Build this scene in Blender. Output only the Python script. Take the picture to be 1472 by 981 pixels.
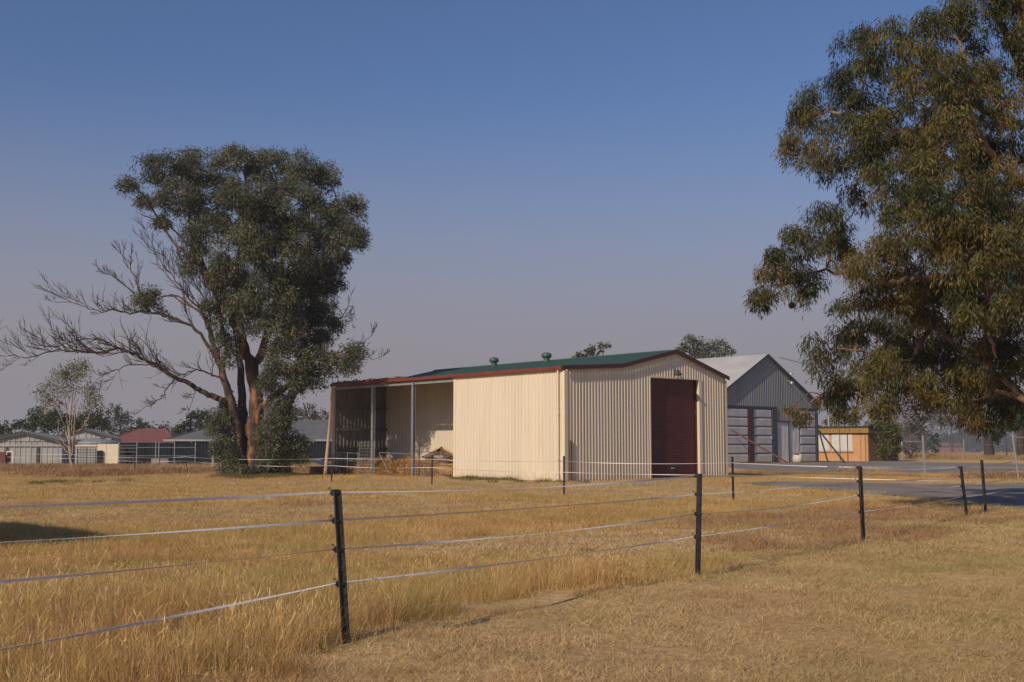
import bpy, math, random
import numpy as np
from mathutils import Vector, Matrix

random.seed(7)
rng = np.random.default_rng(7)
R = math.radians
scene = bpy.context.scene
for o in list(bpy.data.objects):
    bpy.data.objects.remove(o)
col = scene.collection

# ------------------------------------------------------------------ camera
F, CX, CY, HORIZON, EYE = 1700.0, 736.0, 490.5, 643.0, 1.6
TH = math.atan((HORIZON - CY) / F)
cam_data = bpy.data.cameras.new('camera')
cam_data.sensor_width = 36.0
cam_data.lens = 36.0 * F / 1472.0
cam_data.clip_start = 0.1
cam_data.clip_end = 6000
cam = bpy.data.objects.new('camera', cam_data)
col.objects.link(cam)
cam.location = (0, 0, EYE)
cam.rotation_euler = (R(90) + TH, 0, 0)
scene.camera = cam

# ------------------------------------------------------------------ light
SUN_EL = R(32.9)
SUN_H = Vector((-0.641, -0.763)).normalized()          # horizontal direction towards the sun
SUN = Vector((SUN_H.x * math.cos(SUN_EL), SUN_H.y * math.cos(SUN_EL), math.sin(SUN_EL)))
world = bpy.data.worlds.new('World')
scene.world = world
world.use_nodes = True
wn, wl = world.node_tree.nodes, world.node_tree.links
bg = wn['Background']
sky = wn.new('ShaderNodeTexSky')
sky.sky_type = 'NISHITA'
sky.sun_disc = False
sky.sun_elevation = SUN_EL
sky.sun_rotation = math.atan2(SUN_H.x, SUN_H.y)
sky.air_density = 1.0
sky.dust_density = 1.0
sky.ozone_density = 6.0
bg.inputs['Strength'].default_value = 0.108
# smoke lying over the whole horizon: the same all round
wtc = wn.new('ShaderNodeTexCoord'); wsep = wn.new('ShaderNodeSeparateXYZ')
wmr = wn.new('ShaderNodeMapRange'); wmr.interpolation_type = 'SMOOTHSTEP'
wmr.inputs['From Min'].default_value = 0.04; wmr.inputs['From Max'].default_value = 0.31
wmr.inputs['To Min'].default_value = 1.0; wmr.inputs['To Max'].default_value = 0.0
wmx = wn.new('ShaderNodeMix'); wmx.data_type = 'RGBA'
wl.new(wtc.outputs['Generated'], wsep.inputs[0]); wl.new(wsep.outputs['Z'], wmr.inputs['Value'])
wml = wn.new('ShaderNodeMix'); wml.data_type = 'RGBA'; wml.blend_type = 'MULTIPLY'; wml.inputs['Factor'].default_value = 1.0
wml.inputs['B'].default_value = (0.98, 0.93, 1.02, 1)
wl.new(sky.outputs['Color'], wml.inputs['A'])
wl.new(wmr.outputs['Result'], wmx.inputs['Factor']); wl.new(wml.outputs['Result'], wmx.inputs['A'])
wmx.inputs['B'].default_value = (3.45, 3.17, 3.52, 1)
wl.new(wmx.outputs['Result'], bg.inputs['Color'])
sun_data = bpy.data.lights.new('sun', 'SUN')
sun_data.energy = 4.8
sun_data.angle = R(0.5)
sun_data.color = (1.0, 0.83, 0.61)
sun = bpy.data.objects.new('sun', sun_data)
col.objects.link(sun)
sun.rotation_euler = SUN.to_track_quat('Z', 'Y').to_euler()
sun.location = (0, -20, 60)
vs = scene.view_settings
vs.view_transform = 'Standard'
vs.look = 'None'
vs.exposure = -0.35
vs.gamma = 1.0
vs.use_curve_mapping = False

# ------------------------------------------------------------------ helpers
def ray(px, py):
    u, v = (px - CX) / F, -(py - CY) / F
    return Vector((u, math.cos(TH) - v * math.sin(TH), math.sin(TH) + v * math.cos(TH)))

def at(px, py, Y):                                     # the point at ground distance Y seen at a photograph pixel
    d = ray(px, py)
    return Vector((0, 0, EYE)) + d * (Y / d.y)

def ground(px, py, z=0.0):
    d = ray(px, py)
    return Vector((0, 0, EYE)) + d * ((z - EYE) / d.z)

def tag(o, label=None, cat=None, group=None, kind=None):
    if label: o['label'] = label
    if cat: o['category'] = cat
    if group: o['group'] = group
    if kind: o['kind'] = kind
    return o

def thing(name, label, cat, loc=(0, 0, 0), rotz=0.0, group=None):
    o = bpy.data.objects.new(name, None)
    o.empty_display_size = 0.3
    col.objects.link(o)
    o.location = loc
    o.rotation_euler = (0, 0, rotz)
    return tag(o, label, cat, group)

def link_mesh(name, me, m, parent=None):
    o = bpy.data.objects.new(name, me)
    col.objects.link(o)
    if m is not None and not me.materials:
        me.materials.append(m)
    if parent is not None:
        o.parent = parent
    return o

class MB:
    """collects simple shapes into one mesh"""
    def __init__(s):
        s.v, s.f = [], []
    def add(s, vs_, fs):
        n = len(s.v)
        s.v += [tuple(p) for p in vs_]
        s.f += [tuple(i + n for i in f) for f in fs]
        return s
    def box(s, a, b):
        (x0, y0, z0), (x1, y1, z1) = a, b
        x0, x1 = min(x0, x1), max(x0, x1); y0, y1 = min(y0, y1), max(y0, y1); z0, z1 = min(z0, z1), max(z0, z1)
        return s.add([(x0, y0, z0), (x1, y0, z0), (x1, y1, z0), (x0, y1, z0), (x0, y0, z1), (x1, y0, z1), (x1, y1, z1), (x0, y1, z1)],
                     [(3, 2, 1, 0), (4, 5, 6, 7), (0, 1, 5, 4), (1, 2, 6, 5), (2, 3, 7, 6), (3, 0, 4, 7)])
    def bar(s, p, q, w, h=None, up=(0, 0, 1)):         # a square bar from p to q
        h = h or w
        p, q = Vector(p), Vector(q)
        d = (q - p).normalized(); up = Vector(up)
        if abs(d.dot(up)) > 0.98: up = Vector((0, 1, 0))
        a = d.cross(up).normalized() * w / 2; b = a.cross(d).normalized() * h / 2
        c = [p - a - b, p + a - b, p + a + b, p - a + b, q - a - b, q + a - b, q + a + b, q - a + b]
        return s.add(c, [(0, 1, 2, 3), (7, 6, 5, 4), (0, 4, 5, 1), (1, 5, 6, 2), (2, 6, 7, 3), (3, 7, 4, 0)])
    def tube(s, pts, rads, n=6, cap=True):
        pts = [Vector(p) for p in pts]
        if not hasattr(rads, '__len__'): rads = [rads] * len(pts)
        base = len(s.v)
        ref = Vector((0.31, 0.42, 0.85))
        for i, p in enumerate(pts):
            d = (pts[min(i + 1, len(pts) - 1)] - pts[max(i - 1, 0)])
            if d.length < 1e-9: d = Vector((0, 0, 1))
            d.normalize()
            if abs(d.dot(ref)) > 0.97: ref = Vector((1, 0, 0.1)).normalized()
            a = d.cross(ref).normalized(); b = d.cross(a)
            for k in range(n):
                t = 2 * math.pi * k / n
                s.v.append(tuple(p + (a * math.cos(t) + b * math.sin(t)) * rads[i]))
        for i in range(len(pts) - 1):
            for k in range(n):
                s.f.append((base + i * n + k, base + i * n + (k + 1) % n, base + (i + 1) * n + (k + 1) % n, base + (i + 1) * n + k))
        if cap:
            s.f.append(tuple(base + k for k in range(n)))
            e = base + (len(pts) - 1) * n
            s.f.append(tuple(e + k for k in reversed(range(n))))
        return s
    def lathe(s, c, prof, n=16, axis='z'):
        c = Vector(c); base = len(s.v)
        for r, h in prof:
            for k in range(n):
                t = 2 * math.pi * k / n
                if axis == 'z': q = Vector((r * math.cos(t), r * math.sin(t), h))
                elif axis == 'x': q = Vector((h, r * math.cos(t), r * math.sin(t)))
                else: q = Vector((r * math.cos(t), h, r * math.sin(t)))
                s.v.append(tuple(c + q))
        for i in range(len(prof) - 1):
            for k in range(n):
                s.f.append((base + i * n + k, base + i * n + (k + 1) % n, base + (i + 1) * n + (k + 1) % n, base + (i + 1) * n + k))
        s.f.append(tuple(base + k for k in reversed(range(n))))
        e = base + (len(prof) - 1) * n
        s.f.append(tuple(e + k for k in range(n)))
        return s
    def poly(s, pts, thick=None):                       # polygon, optionally extruded by the vector thick
        n = len(pts); pts = [Vector(p) for p in pts]
        if thick is None: return s.add(pts, [tuple(range(n))])
        t = Vector(thick)
        return s.add(pts + [p + t for p in pts], [tuple(range(n)), tuple(reversed(range(n, 2 * n)))] +
                     [((i + 1) % n, i, i + n, (i + 1) % n + n) for i in range(n)])
    def ribbed(s, a, b, zb, zt, out, pitch=0.2, rib=0.03, top=0.045, foot=0.085):
        """vertical sheet metal from a to b (xy) with trapezoid ribs standing out along the xy vector out; zb, zt are functions of the distance along"""
        a, b, out = Vector(a), Vector(b), Vector(out)
        L = (b - a).length; d = (b - a) / L
        ts = [(0.0, 0.0)]
        t = pitch / 2
        while t + foot / 2 < L:
            ts += [(t - foot / 2, 0), (t - top / 2, rib), (t + top / 2, rib), (t + foot / 2, 0)]
            t += pitch
        ts.append((L, 0.0))
        vs_ = []
        for t, h in ts:
            p = a + d * t + out * h
            vs_ += [(p.x, p.y, zb(t)), (p.x, p.y, zt(t))]
        s.add(vs_, [(2 * i, 2 * i + 2, 2 * i + 3, 2 * i + 1) for i in range(len(ts) - 1)])
        return s
    def slope(s, p0, p1, q0, q1, nrm, pitch=0.2, rib=0.03, top=0.05, foot=0.1):
        """roof sheet with ribs running from edge p0-p1 up to edge q0-q1"""
        p0, p1, q0, q1, nrm = map(Vector, (p0, p1, q0, q1, nrm))
        L = (p1 - p0).length
        ts = [(0.0, 0.0)]; t = pitch / 2
        while t + foot / 2 < L:
            ts += [(t - foot / 2, 0), (t - top / 2, rib), (t + top / 2, rib), (t + foot / 2, 0)]
            t += pitch
        ts.append((L, 0.0))
        vs_ = []
        for t, h in ts:
            vs_ += [p0.lerp(p1, t / L) + nrm * h, q0.lerp(q1, t / L) + nrm * h]
        return s.add(vs_, [(2 * i, 2 * i + 2, 2 * i + 3, 2 * i + 1) for i in range(len(ts) - 1)])
    def build(s, name, m, parent=None, origin=None, smooth=False):
        me = bpy.data.meshes.new(name)
        v = s.v
        if origin is not None:
            ox, oy, oz = origin
            v = [(x - ox, y - oy, z - oz) for x, y, z in v]
        me.from_pydata(v, [], s.f)
        if smooth:
            me.polygons.foreach_set('use_smooth', [True] * len(me.polygons))
        me.update()
        o = link_mesh(name, me, m, parent)
        if origin is not None and parent is None: o.location = origin
        return o

def quad_mesh(name, V, tint=None, smooth=False):
    """mesh of loose quads from an (N,4,3) array"""
    n = len(V)
    me = bpy.data.meshes.new(name)
    me.vertices.add(n * 4)
    me.vertices.foreach_set('co', np.ascontiguousarray(V, dtype=np.float32).ravel())
    me.loops.add(n * 4)
    me.loops.foreach_set('vertex_index', np.arange(n * 4, dtype=np.int32))
    me.polygons.add(n)
    me.polygons.foreach_set('loop_start', np.arange(0, n * 4, 4, dtype=np.int32))
    if tint is not None:
        a = me.attributes.new('tint', 'FLOAT', 'POINT')
        a.data.foreach_set('value', np.repeat(np.asarray(tint, dtype=np.float32), 4))
    me.update(calc_edges=True)
    return me

# ------------------------------------------------------------------ materials
def new_mat(name):
    m = bpy.data.materials.new(name)
    m.use_nodes = True
    nt = m.node_tree
    return m, nt.nodes, nt.links, nt.nodes['Principled BSDF']

def ramp(n, stops):
    r = n.new('ShaderNodeValToRGB')
    cr = r.color_ramp
    while len(cr.elements) < len(stops): cr.elements.new(0.5)
    for e, (p, c) in zip(cr.elements, stops):
        e.position = p; e.color = (c[0], c[1], c[2], 1)
    return r

def pmat(name, c1, c2=None, scale=3.0, rough=0.6, metal=0.0, bump=0.0, stretch=None, detail=6, spec=0.5, lo=0.35, hi=0.65, bscale=None):
    m, n, l, b = new_mat(name)
    b.inputs['Roughness'].default_value = rough
    b.inputs['Metallic'].default_value = metal
    b.inputs['Specular IOR Level'].default_value = spec
    if c2 is None: c2 = tuple(x * 0.82 for x in c1)
    tc = n.new('ShaderNodeTexCoord'); mp = n.new('ShaderNodeMapping')
    if stretch: mp.inputs['Scale'].default_value = stretch
    nz = n.new('ShaderNodeTexNoise')
    nz.inputs['Scale'].default_value = scale; nz.inputs['Detail'].default_value = detail
    l.new(tc.outputs['Object'], mp.inputs['Vector']); l.new(mp.outputs['Vector'], nz.inputs['Vector'])
    r = ramp(n, [(lo, c1), (hi, c2)])
    l.new(nz.outputs['Fac'], r.inputs['Fac']); l.new(r.outputs['Color'], b.inputs['Base Color'])
    if bump:
        bp = n.new('ShaderNodeBump'); bp.inputs['Strength'].default_value = bump; bp.inputs['Distance'].default_value = 0.05
        src = nz
        if bscale:
            src = n.new('ShaderNodeTexNoise'); src.inputs['Scale'].default_value = bscale; src.inputs['Detail'].default_value = 5
            l.new(mp.outputs['Vector'], src.inputs['Vector'])
        l.new(src.outputs['Fac'], bp.inputs['Height']); l.new(bp.outputs['Normal'], b.inputs['Normal'])
    return m

def leaf_mat(name, stops, rough=0.5, trans=0.25, spec=0.35):
    """colour picked per leaf by the mesh attribute tint"""
    m, n, l, b = new_mat(name)
    a = n.new('ShaderNodeAttribute'); a.attribute_name = 'tint'
    r = ramp(n, stops)
    l.new(a.outputs['Fac'], r.inputs['Fac']); l.new(r.outputs['Color'], b.inputs['Base Color'])
    b.inputs['Roughness'].default_value = rough
    b.inputs['Specular IOR Level'].default_value = spec * 0.6
    tr = n.new('ShaderNodeBsdfTranslucent'); mx = n.new('ShaderNodeMixShader')
    mx.inputs['Fac'].default_value = trans
    l.new(r.outputs['Color'], tr.inputs['Color'])
    l.new(b.outputs['BSDF'], mx.inputs[1]); l.new(tr.outputs['BSDF'], mx.inputs[2])
    l.new(mx.outputs['Shader'], n['Material Output'].inputs['Surface'])
    return m

def grass_mat(name, stops, green, red, trans=0.2):
    """blade colour from its own tint plus patches of greener and redder growth by place"""
    m, n, l, b = new_mat(name)
    a = n.new('ShaderNodeAttribute'); a.attribute_name = 'tint'
    oi = n.new('ShaderNodeObjectInfo')
    add = n.new('ShaderNodeMath'); add.operation = 'MULTIPLY_ADD'
    add.inputs[1].default_value = 0.3; l.new(oi.outputs['Random'], add.inputs[0])
    sc = n.new('ShaderNodeMath'); sc.operation = 'MULTIPLY'; sc.inputs[1].default_value = 0.7
    l.new(a.outputs['Fac'], sc.inputs[0]); l.new(sc.outputs[0], add.inputs[2])
    r = ramp(n, stops); l.new(add.outputs[0], r.inputs['Fac'])
    def patch(scale, lo, hi, seed):
        mp = n.new('ShaderNodeMapping'); mp.inputs['Location'].default_value = (seed, seed * 2, 0)
        l.new(oi.outputs['Location'], mp.inputs['Vector'])
        nz = n.new('ShaderNodeTexNoise'); nz.inputs['Scale'].default_value = scale; nz.inputs['Detail'].default_value = 3
        l.new(mp.outputs['Vector'], nz.inputs['Vector'])
        q = n.new('ShaderNodeMapRange'); q.inputs['From Min'].default_value = lo; q.inputs['From Max'].default_value = hi
        l.new(nz.outputs['Fac'], q.inputs['Value'])
        return q
    cur = r.outputs['Color']
    for (cc, scale, lo, hi, seed, amt) in ((green, 0.55, 0.48, 0.64, 11.0, 0.6), (red, 0.4, 0.47, 0.63, 37.0, 0.65), (tuple(0.52 * c for c in red), 1.3, 0.53, 0.68, 71.0, 0.45), (green, 0.12, 0.45, 0.6, 5.0, 0.35)):
        q = patch(scale, lo, hi, seed)
        q.inputs['To Max'].default_value = amt
        mx = n.new('ShaderNodeMix'); mx.data_type = 'RGBA'
        l.new(q.outputs['Result'], mx.inputs['Factor']); l.new(cur, mx.inputs['A'])
        mx.inputs['B'].default_value = (*cc, 1)
        cur = mx.outputs['Result']
    l.new(cur, b.inputs['Base Color'])
    b.inputs['Roughness'].default_value = 0.75
    b.inputs['Specular IOR Level'].default_value = 0.2
    tr = n.new('ShaderNodeBsdfTranslucent'); ms = n.new('ShaderNodeMixShader')
    ms.inputs['Fac'].default_value = trans
    l.new(cur, tr.inputs['Color'])
    l.new(b.outputs['BSDF'], ms.inputs[1]); l.new(tr.outputs['BSDF'], ms.inputs[2])
    l.new(ms.outputs['Shader'], n['Material Output'].inputs['Surface'])
    return m

CREAM = (0.66, 0.555, 0.42)
M = {}
def sheet_mat(name, c, rough, width=0.76, vary=0.07, dirt=(0.42, 0.31, 0.21), amount=0.35):
    """painted sheet steel: every sheet a shade of its own, dusty run-off streaks, spots of splash dirt"""
    m, n, l, b = new_mat(name)
    b.inputs['Roughness'].default_value = rough
    tc = n.new('ShaderNodeTexCoord'); sp = n.new('ShaderNodeSeparateXYZ'); l.new(tc.outputs['Object'], sp.inputs[0])
    a = n.new('ShaderNodeMath'); a.operation = 'ADD'; l.new(sp.outputs['X'], a.inputs[0]); l.new(sp.outputs['Y'], a.inputs[1])
    d = n.new('ShaderNodeMath'); d.operation = 'DIVIDE'; d.inputs[1].default_value = width; l.new(a.outputs[0], d.inputs[0])
    f = n.new('ShaderNodeMath'); f.operation = 'FLOOR'; l.new(d.outputs[0], f.inputs[0])
    wnz = n.new('ShaderNodeTexWhiteNoise'); wnz.noise_dimensions = '1D'; l.new(f.outputs[0], wnz.inputs['W'])
    mr = n.new('ShaderNodeMapRange'); mr.inputs['To Min'].default_value = 1 - vary; mr.inputs['To Max'].default_value = 1.0
    l.new(wnz.outputs['Value'], mr.inputs['Value'])
    mu = n.new('ShaderNodeVectorMath'); mu.operation = 'SCALE'; mu.inputs[0].default_value = c; l.new(mr.outputs['Result'], mu.inputs['Scale'])
    mp = n.new('ShaderNodeMapping'); mp.inputs['Scale'].default_value = (5, 5, 0.22); l.new(tc.outputs['Object'], mp.inputs['Vector'])
    z = n.new('ShaderNodeTexNoise'); z.inputs['Scale'].default_value = 1.3; z.inputs['Detail'].default_value = 7; l.new(mp.outputs['Vector'], z.inputs['Vector'])
    r = n.new('ShaderNodeMapRange'); r.inputs['From Min'].default_value = 0.5; r.inputs['From Max'].default_value = 0.8; r.inputs['To Max'].default_value = amount
    l.new(z.outputs['Fac'], r.inputs['Value'])
    # splash line: mud thrown up in the first half metre, broken by noise
    z2 = n.new('ShaderNodeTexNoise'); z2.inputs['Scale'].default_value = 3.0; z2.inputs['Detail'].default_value = 6; l.new(tc.outputs['Object'], z2.inputs['Vector'])
    h = n.new('ShaderNodeMath'); h.operation = 'MULTIPLY_ADD'; h.inputs[1].default_value = -0.9; l.new(sp.outputs['Z'], h.inputs[0]); l.new(z2.outputs['Fac'], h.inputs[2])
    r2 = n.new('ShaderNodeMapRange'); r2.inputs['From Min'].default_value = 0.1; r2.inputs['From Max'].default_value = 0.5; r2.inputs['To Max'].default_value = 0.5
    l.new(h.outputs[0], r2.inputs['Value'])
    mx = n.new('ShaderNodeMath'); mx.operation = 'MAXIMUM'; l.new(r.outputs['Result'], mx.inputs[0]); l.new(r2.outputs['Result'], mx.inputs[1])
    m1 = n.new('ShaderNodeMix'); m1.data_type = 'RGBA'; l.new(mx.outputs[0], m1.inputs['Factor'])
    l.new(mu.outputs['Vector'], m1.inputs['A']); m1.inputs['B'].default_value = (*dirt, 1)
    l.new(m1.outputs['Result'], b.inputs['Base Color'])
    return m
M['cream'] = sheet_mat('cream_sheet_steel', (0.68, 0.60, 0.475), 0.42)
M['cream_plain'] = pmat('cream_trim_steel', (0.70, 0.615, 0.49), (0.66, 0.575, 0.45), 2.0, 0.4)
M['green_roof'] = sheet_mat('green_roof_steel', (0.040, 0.098, 0.075), 0.45, 0.76, 0.15, (0.075, 0.095, 0.08), 0.6)
M['vent'] = pmat('dark_green_vent', (0.04, 0.095, 0.075), (0.055, 0.11, 0.09), 6, 0.5)
M['maroon'] = pmat('maroon_trim', (0.055, 0.012, 0.012), (0.075, 0.018, 0.016), 4, 0.45)
M['rust_red'] = pmat('faded_red_gutter', (0.22, 0.045, 0.025), (0.14, 0.028, 0.02), 3, 0.6, stretch=(1, 1, 4))
M['roller'] = pmat('maroon_roller_steel', (0.085, 0.018, 0.02), (0.11, 0.026, 0.026), 1.5, 0.45)
M['galv'] = pmat('galvanised_steel', (0.42, 0.43, 0.44), (0.32, 0.33, 0.35), 6, 0.45, 0.6)
M['galv_dull'] = pmat('weathered_galvanised_steel', (0.30, 0.31, 0.32), (0.22, 0.23, 0.25), 3, 0.6, 0.2)
M['bare_zinc'] = pmat('bare_sheet_inside', (0.21, 0.20, 0.185), (0.16, 0.155, 0.145), 1.0, 0.6, stretch=(2, 2, 0.4))
M['girt'] = pmat('dull_purlin_steel', (0.16, 0.15, 0.14), (0.11, 0.10, 0.10), 3, 0.6, 0.2)
M['dark'] = pmat('dark_fitting', (0.03, 0.03, 0.032), (0.045, 0.045, 0.045), 8, 0.5)
M['pic_post'] = pmat('black_bitumen_steel', (0.012, 0.012, 0.013), (0.035, 0.03, 0.026), 14, 0.55, bump=0.3, lo=0.45, hi=0.72)
M['insulator'] = pmat('black_plastic', (0.012, 0.012, 0.012), (0.02, 0.02, 0.02), 20, 0.4)
M['tape'] = pmat('white_woven_tape', (0.78, 0.75, 0.74), (0.62, 0.59, 0.59), 30, 0.6)
M['timber'] = pmat('pale_bare_timber', (0.50, 0.37, 0.24), (0.40, 0.29, 0.19), 2, 0.8, stretch=(6, 6, 0.6), bump=0.3)
M['old_wood'] = pmat('grey_old_wood', (0.18, 0.12, 0.085), (0.09, 0.065, 0.05), 5, 0.85, bump=0.5)
M['concrete'] = pmat('concrete', (0.34, 0.31, 0.27), (0.26, 0.24, 0.21), 3, 0.85, bump=0.2)
M['hay'] = pmat('golden_hay', (0.42, 0.25, 0.08), (0.28, 0.15, 0.05), 9, 0.9, bump=0.6)
M['hangar_clad'] = sheet_mat('blue_grey_cladding', (0.225, 0.24, 0.255), 0.6, 0.9, 0.16, (0.17, 0.165, 0.165), 0.5)
M['hangar_roof'] = pmat('pale_zinc_roof', (0.50, 0.50, 0.50), (0.42, 0.425, 0.43), 0.5, 0.5, 0.15)
M['hangar_panel'] = pmat('pale_zinc_panel', (0.58, 0.575, 0.58), (0.45, 0.45, 0.46), 0.9, 0.55, 0.0)
M['hangar_frame'] = pmat('dark_blue_steel', (0.035, 0.045, 0.06), (0.05, 0.06, 0.075), 3, 0.5)
M['orange_wall'] = pmat('orange_painted_block', (0.56, 0.315, 0.15), (0.50, 0.28, 0.13), 1.5, 0.8, bump=0.1)
M['orange_wall_shade'] = pmat('orange_wall_shade', (0.20, 0.115, 0.075), (0.15, 0.085, 0.055), 5, 0.85)  # darker brown paints the shade on the orange building's side
M['ochre'] = pmat('ochre_fascia', (0.34, 0.21, 0.05), (0.28, 0.17, 0.045), 3, 0.6)
M['white_board'] = pmat('white_board', (0.62, 0.62, 0.60), (0.56, 0.56, 0.55), 2, 0.6)
M['grey_rib'] = pmat('zinc_shed_steel', (0.34, 0.345, 0.35), (0.27, 0.28, 0.29), 0.8, 0.5, 0.2, stretch=(3, 3, 0.3))
M['grey_roof'] = pmat('slate_grey_roof', (0.095, 0.11, 0.125), (0.12, 0.13, 0.145), 0.6, 0.6)
M['grey_roof_light'] = pmat('mid_grey_roof', (0.115, 0.12, 0.13), (0.14, 0.145, 0.155), 0.6, 0.8, spec=0.2)
M['red_roof'] = pmat('red_tile_roof', (0.20, 0.075, 0.065), (0.165, 0.06, 0.055), 2, 0.7)
M['brick'] = pmat('red_brick_wall', (0.24, 0.10, 0.07), (0.18, 0.075, 0.055), 6, 0.85)
M['navy'] = pmat('navy_sheet_fence', (0.012, 0.017, 0.025), (0.017, 0.023, 0.032), 1, 0.75, spec=0.15)
M['dark_wall'] = pmat('charcoal_house_wall', (0.025, 0.03, 0.038), (0.035, 0.04, 0.048), 1, 0.75, spec=0.15)
M['glass'] = pmat('dark_window_glass', (0.02, 0.025, 0.03), (0.03, 0.035, 0.04), 1, 0.12)
M['white_paint'] = pmat('white_paint', (0.72, 0.70, 0.66), (0.64, 0.62, 0.58), 3, 0.5)
M['pink_steel'] = pmat('faded_red_trough', (0.32, 0.13, 0.11), (0.22, 0.09, 0.075), 5, 0.6)
M['rust_steel'] = pmat('rusty_pipe', (0.16, 0.075, 0.05), (0.10, 0.05, 0.04), 8, 0.7)
M['white_bag'] = pmat('white_woven_bag', (0.60, 0.57, 0.52), (0.50, 0.45, 0.38), 4, 0.8, bump=0.3)
M['asphalt'] = pmat('worn_asphalt', (0.165, 0.15, 0.138), (0.27, 0.24, 0.215), 0.5, 0.95, bump=0.3, detail=10, bscale=30, spec=0.1)
M['road_line'] = pmat('white_road_paint', (0.42, 0.42, 0.42), (0.26, 0.27, 0.28), 1.5, 0.7)
M['bark_red'] = pmat('gum_bark', (0.17, 0.10, 0.068), (0.05, 0.034, 0.027), 1.6, 0.85, bump=0.8, stretch=(2.5, 2.5, 0.35), lo=0.34, hi=0.54)
M['bark_orange'] = pmat('fresh_orange_bark', (0.33, 0.14, 0.06), (0.055, 0.032, 0.024), 1.5, 0.85, bump=0.9, stretch=(2.2, 2.2, 0.4), lo=0.36, hi=0.52)
M['bark_dark'] = pmat('dark_gum_bark', (0.035, 0.028, 0.026), (0.065, 0.05, 0.042), 2, 0.9, bump=0.6, stretch=(3, 3, 0.4))
M['bark_smooth'] = pmat('smooth_tan_bark', (0.32, 0.185, 0.10), (0.075, 0.05, 0.036), 2.2, 0.7, bump=0.4, stretch=(1.5, 1.5, 0.6), lo=0.36, hi=0.54)
M['bark_dead'] = pmat('dead_grey_wood', (0.075, 0.05, 0.04), (0.035, 0.027, 0.024), 3, 0.9, bump=0.4)
M['bark_pale'] = pmat('pale_bark', (0.36, 0.29, 0.23), (0.22, 0.17, 0.13), 2, 0.8, bump=0.3)
M['leaf_grey'] = leaf_mat('grey_green_leaves', [(0.0, (0.055, 0.066, 0.042)), (0.45, (0.115, 0.124, 0.074)), (0.85, (0.178, 0.182, 0.112)), (1.0, (0.165, 0.125, 0.075))], 0.45, 0.2)
M['leaf_gold'] = leaf_mat('olive_gold_leaves', [(0.0, (0.028, 0.033, 0.014)), (0.4, (0.066, 0.068, 0.022)), (0.75, (0.140, 0.120, 0.034)), (1.0, (0.175, 0.105, 0.038))], 0.45, 0.15)
M['leaf_green'] = leaf_mat('dark_green_leaves', [(0.0, (0.025, 0.040, 0.018)), (0.6, (0.050, 0.075, 0.028)), (1.0, (0.085, 0.105, 0.04))], 0.6, 0.2)
M['leaf_olive'] = leaf_mat('olive_leaves', [(0.0, (0.06, 0.065, 0.020)), (0.5, (0.12, 0.125, 0.034)), (1.0, (0.20, 0.175, 0.05))], 0.6, 0.2)
M['leaf_bare'] = leaf_mat('brown_grey_leaves', [(0.0, (0.06, 0.05, 0.045)), (0.6, (0.11, 0.09, 0.078)), (1.0, (0.16, 0.13, 0.11))], 0.7, 0.15)
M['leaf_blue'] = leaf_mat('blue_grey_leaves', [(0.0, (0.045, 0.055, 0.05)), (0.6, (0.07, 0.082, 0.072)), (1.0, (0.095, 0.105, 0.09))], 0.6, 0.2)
M['grass_tall'] = grass_mat('tall_dry_grass', [(0.12, (0.18, 0.10, 0.035)), (0.4, (0.60, 0.39, 0.145)), (0.65, (0.74, 0.51, 0.21)), (0.9, (0.86, 0.67, 0.38))], (0.42, 0.35, 0.12), (0.54, 0.31, 0.14), 0.32)
M['grass_short'] = grass_mat('short_dry_grass', [(0.12, (0.18, 0.11, 0.05)), (0.4, (0.54, 0.38, 0.18)), (0.65, (0.68, 0.50, 0.265)), (0.9, (0.84, 0.68, 0.42))], (0.40, 0.345, 0.14), (0.52, 0.32, 0.175), 0.24)
M['grass_red'] = grass_mat('reddish_dry_weeds', [(0.0, (0.25, 0.14, 0.08)), (0.5, (0.40, 0.24, 0.135)), (1.0, (0.52, 0.35, 0.2))], (0.36, 0.27, 0.13), (0.34, 0.175, 0.10))
M['grass_pale'] = grass_mat('pale_dry_grass', [(0.0, (0.38, 0.25, 0.12)), (0.5, (0.50, 0.35, 0.18)), (1.0, (0.62, 0.46, 0.27))], (0.34, 0.27, 0.1), (0.40, 0.22, 0.12))
M['weed_green'] = grass_mat('green_weeds', [(0.0, (0.10, 0.095, 0.04)), (1.0, (0.20, 0.18, 0.075))], (0.16, 0.16, 0.06), (0.24, 0.17, 0.08))

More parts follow.
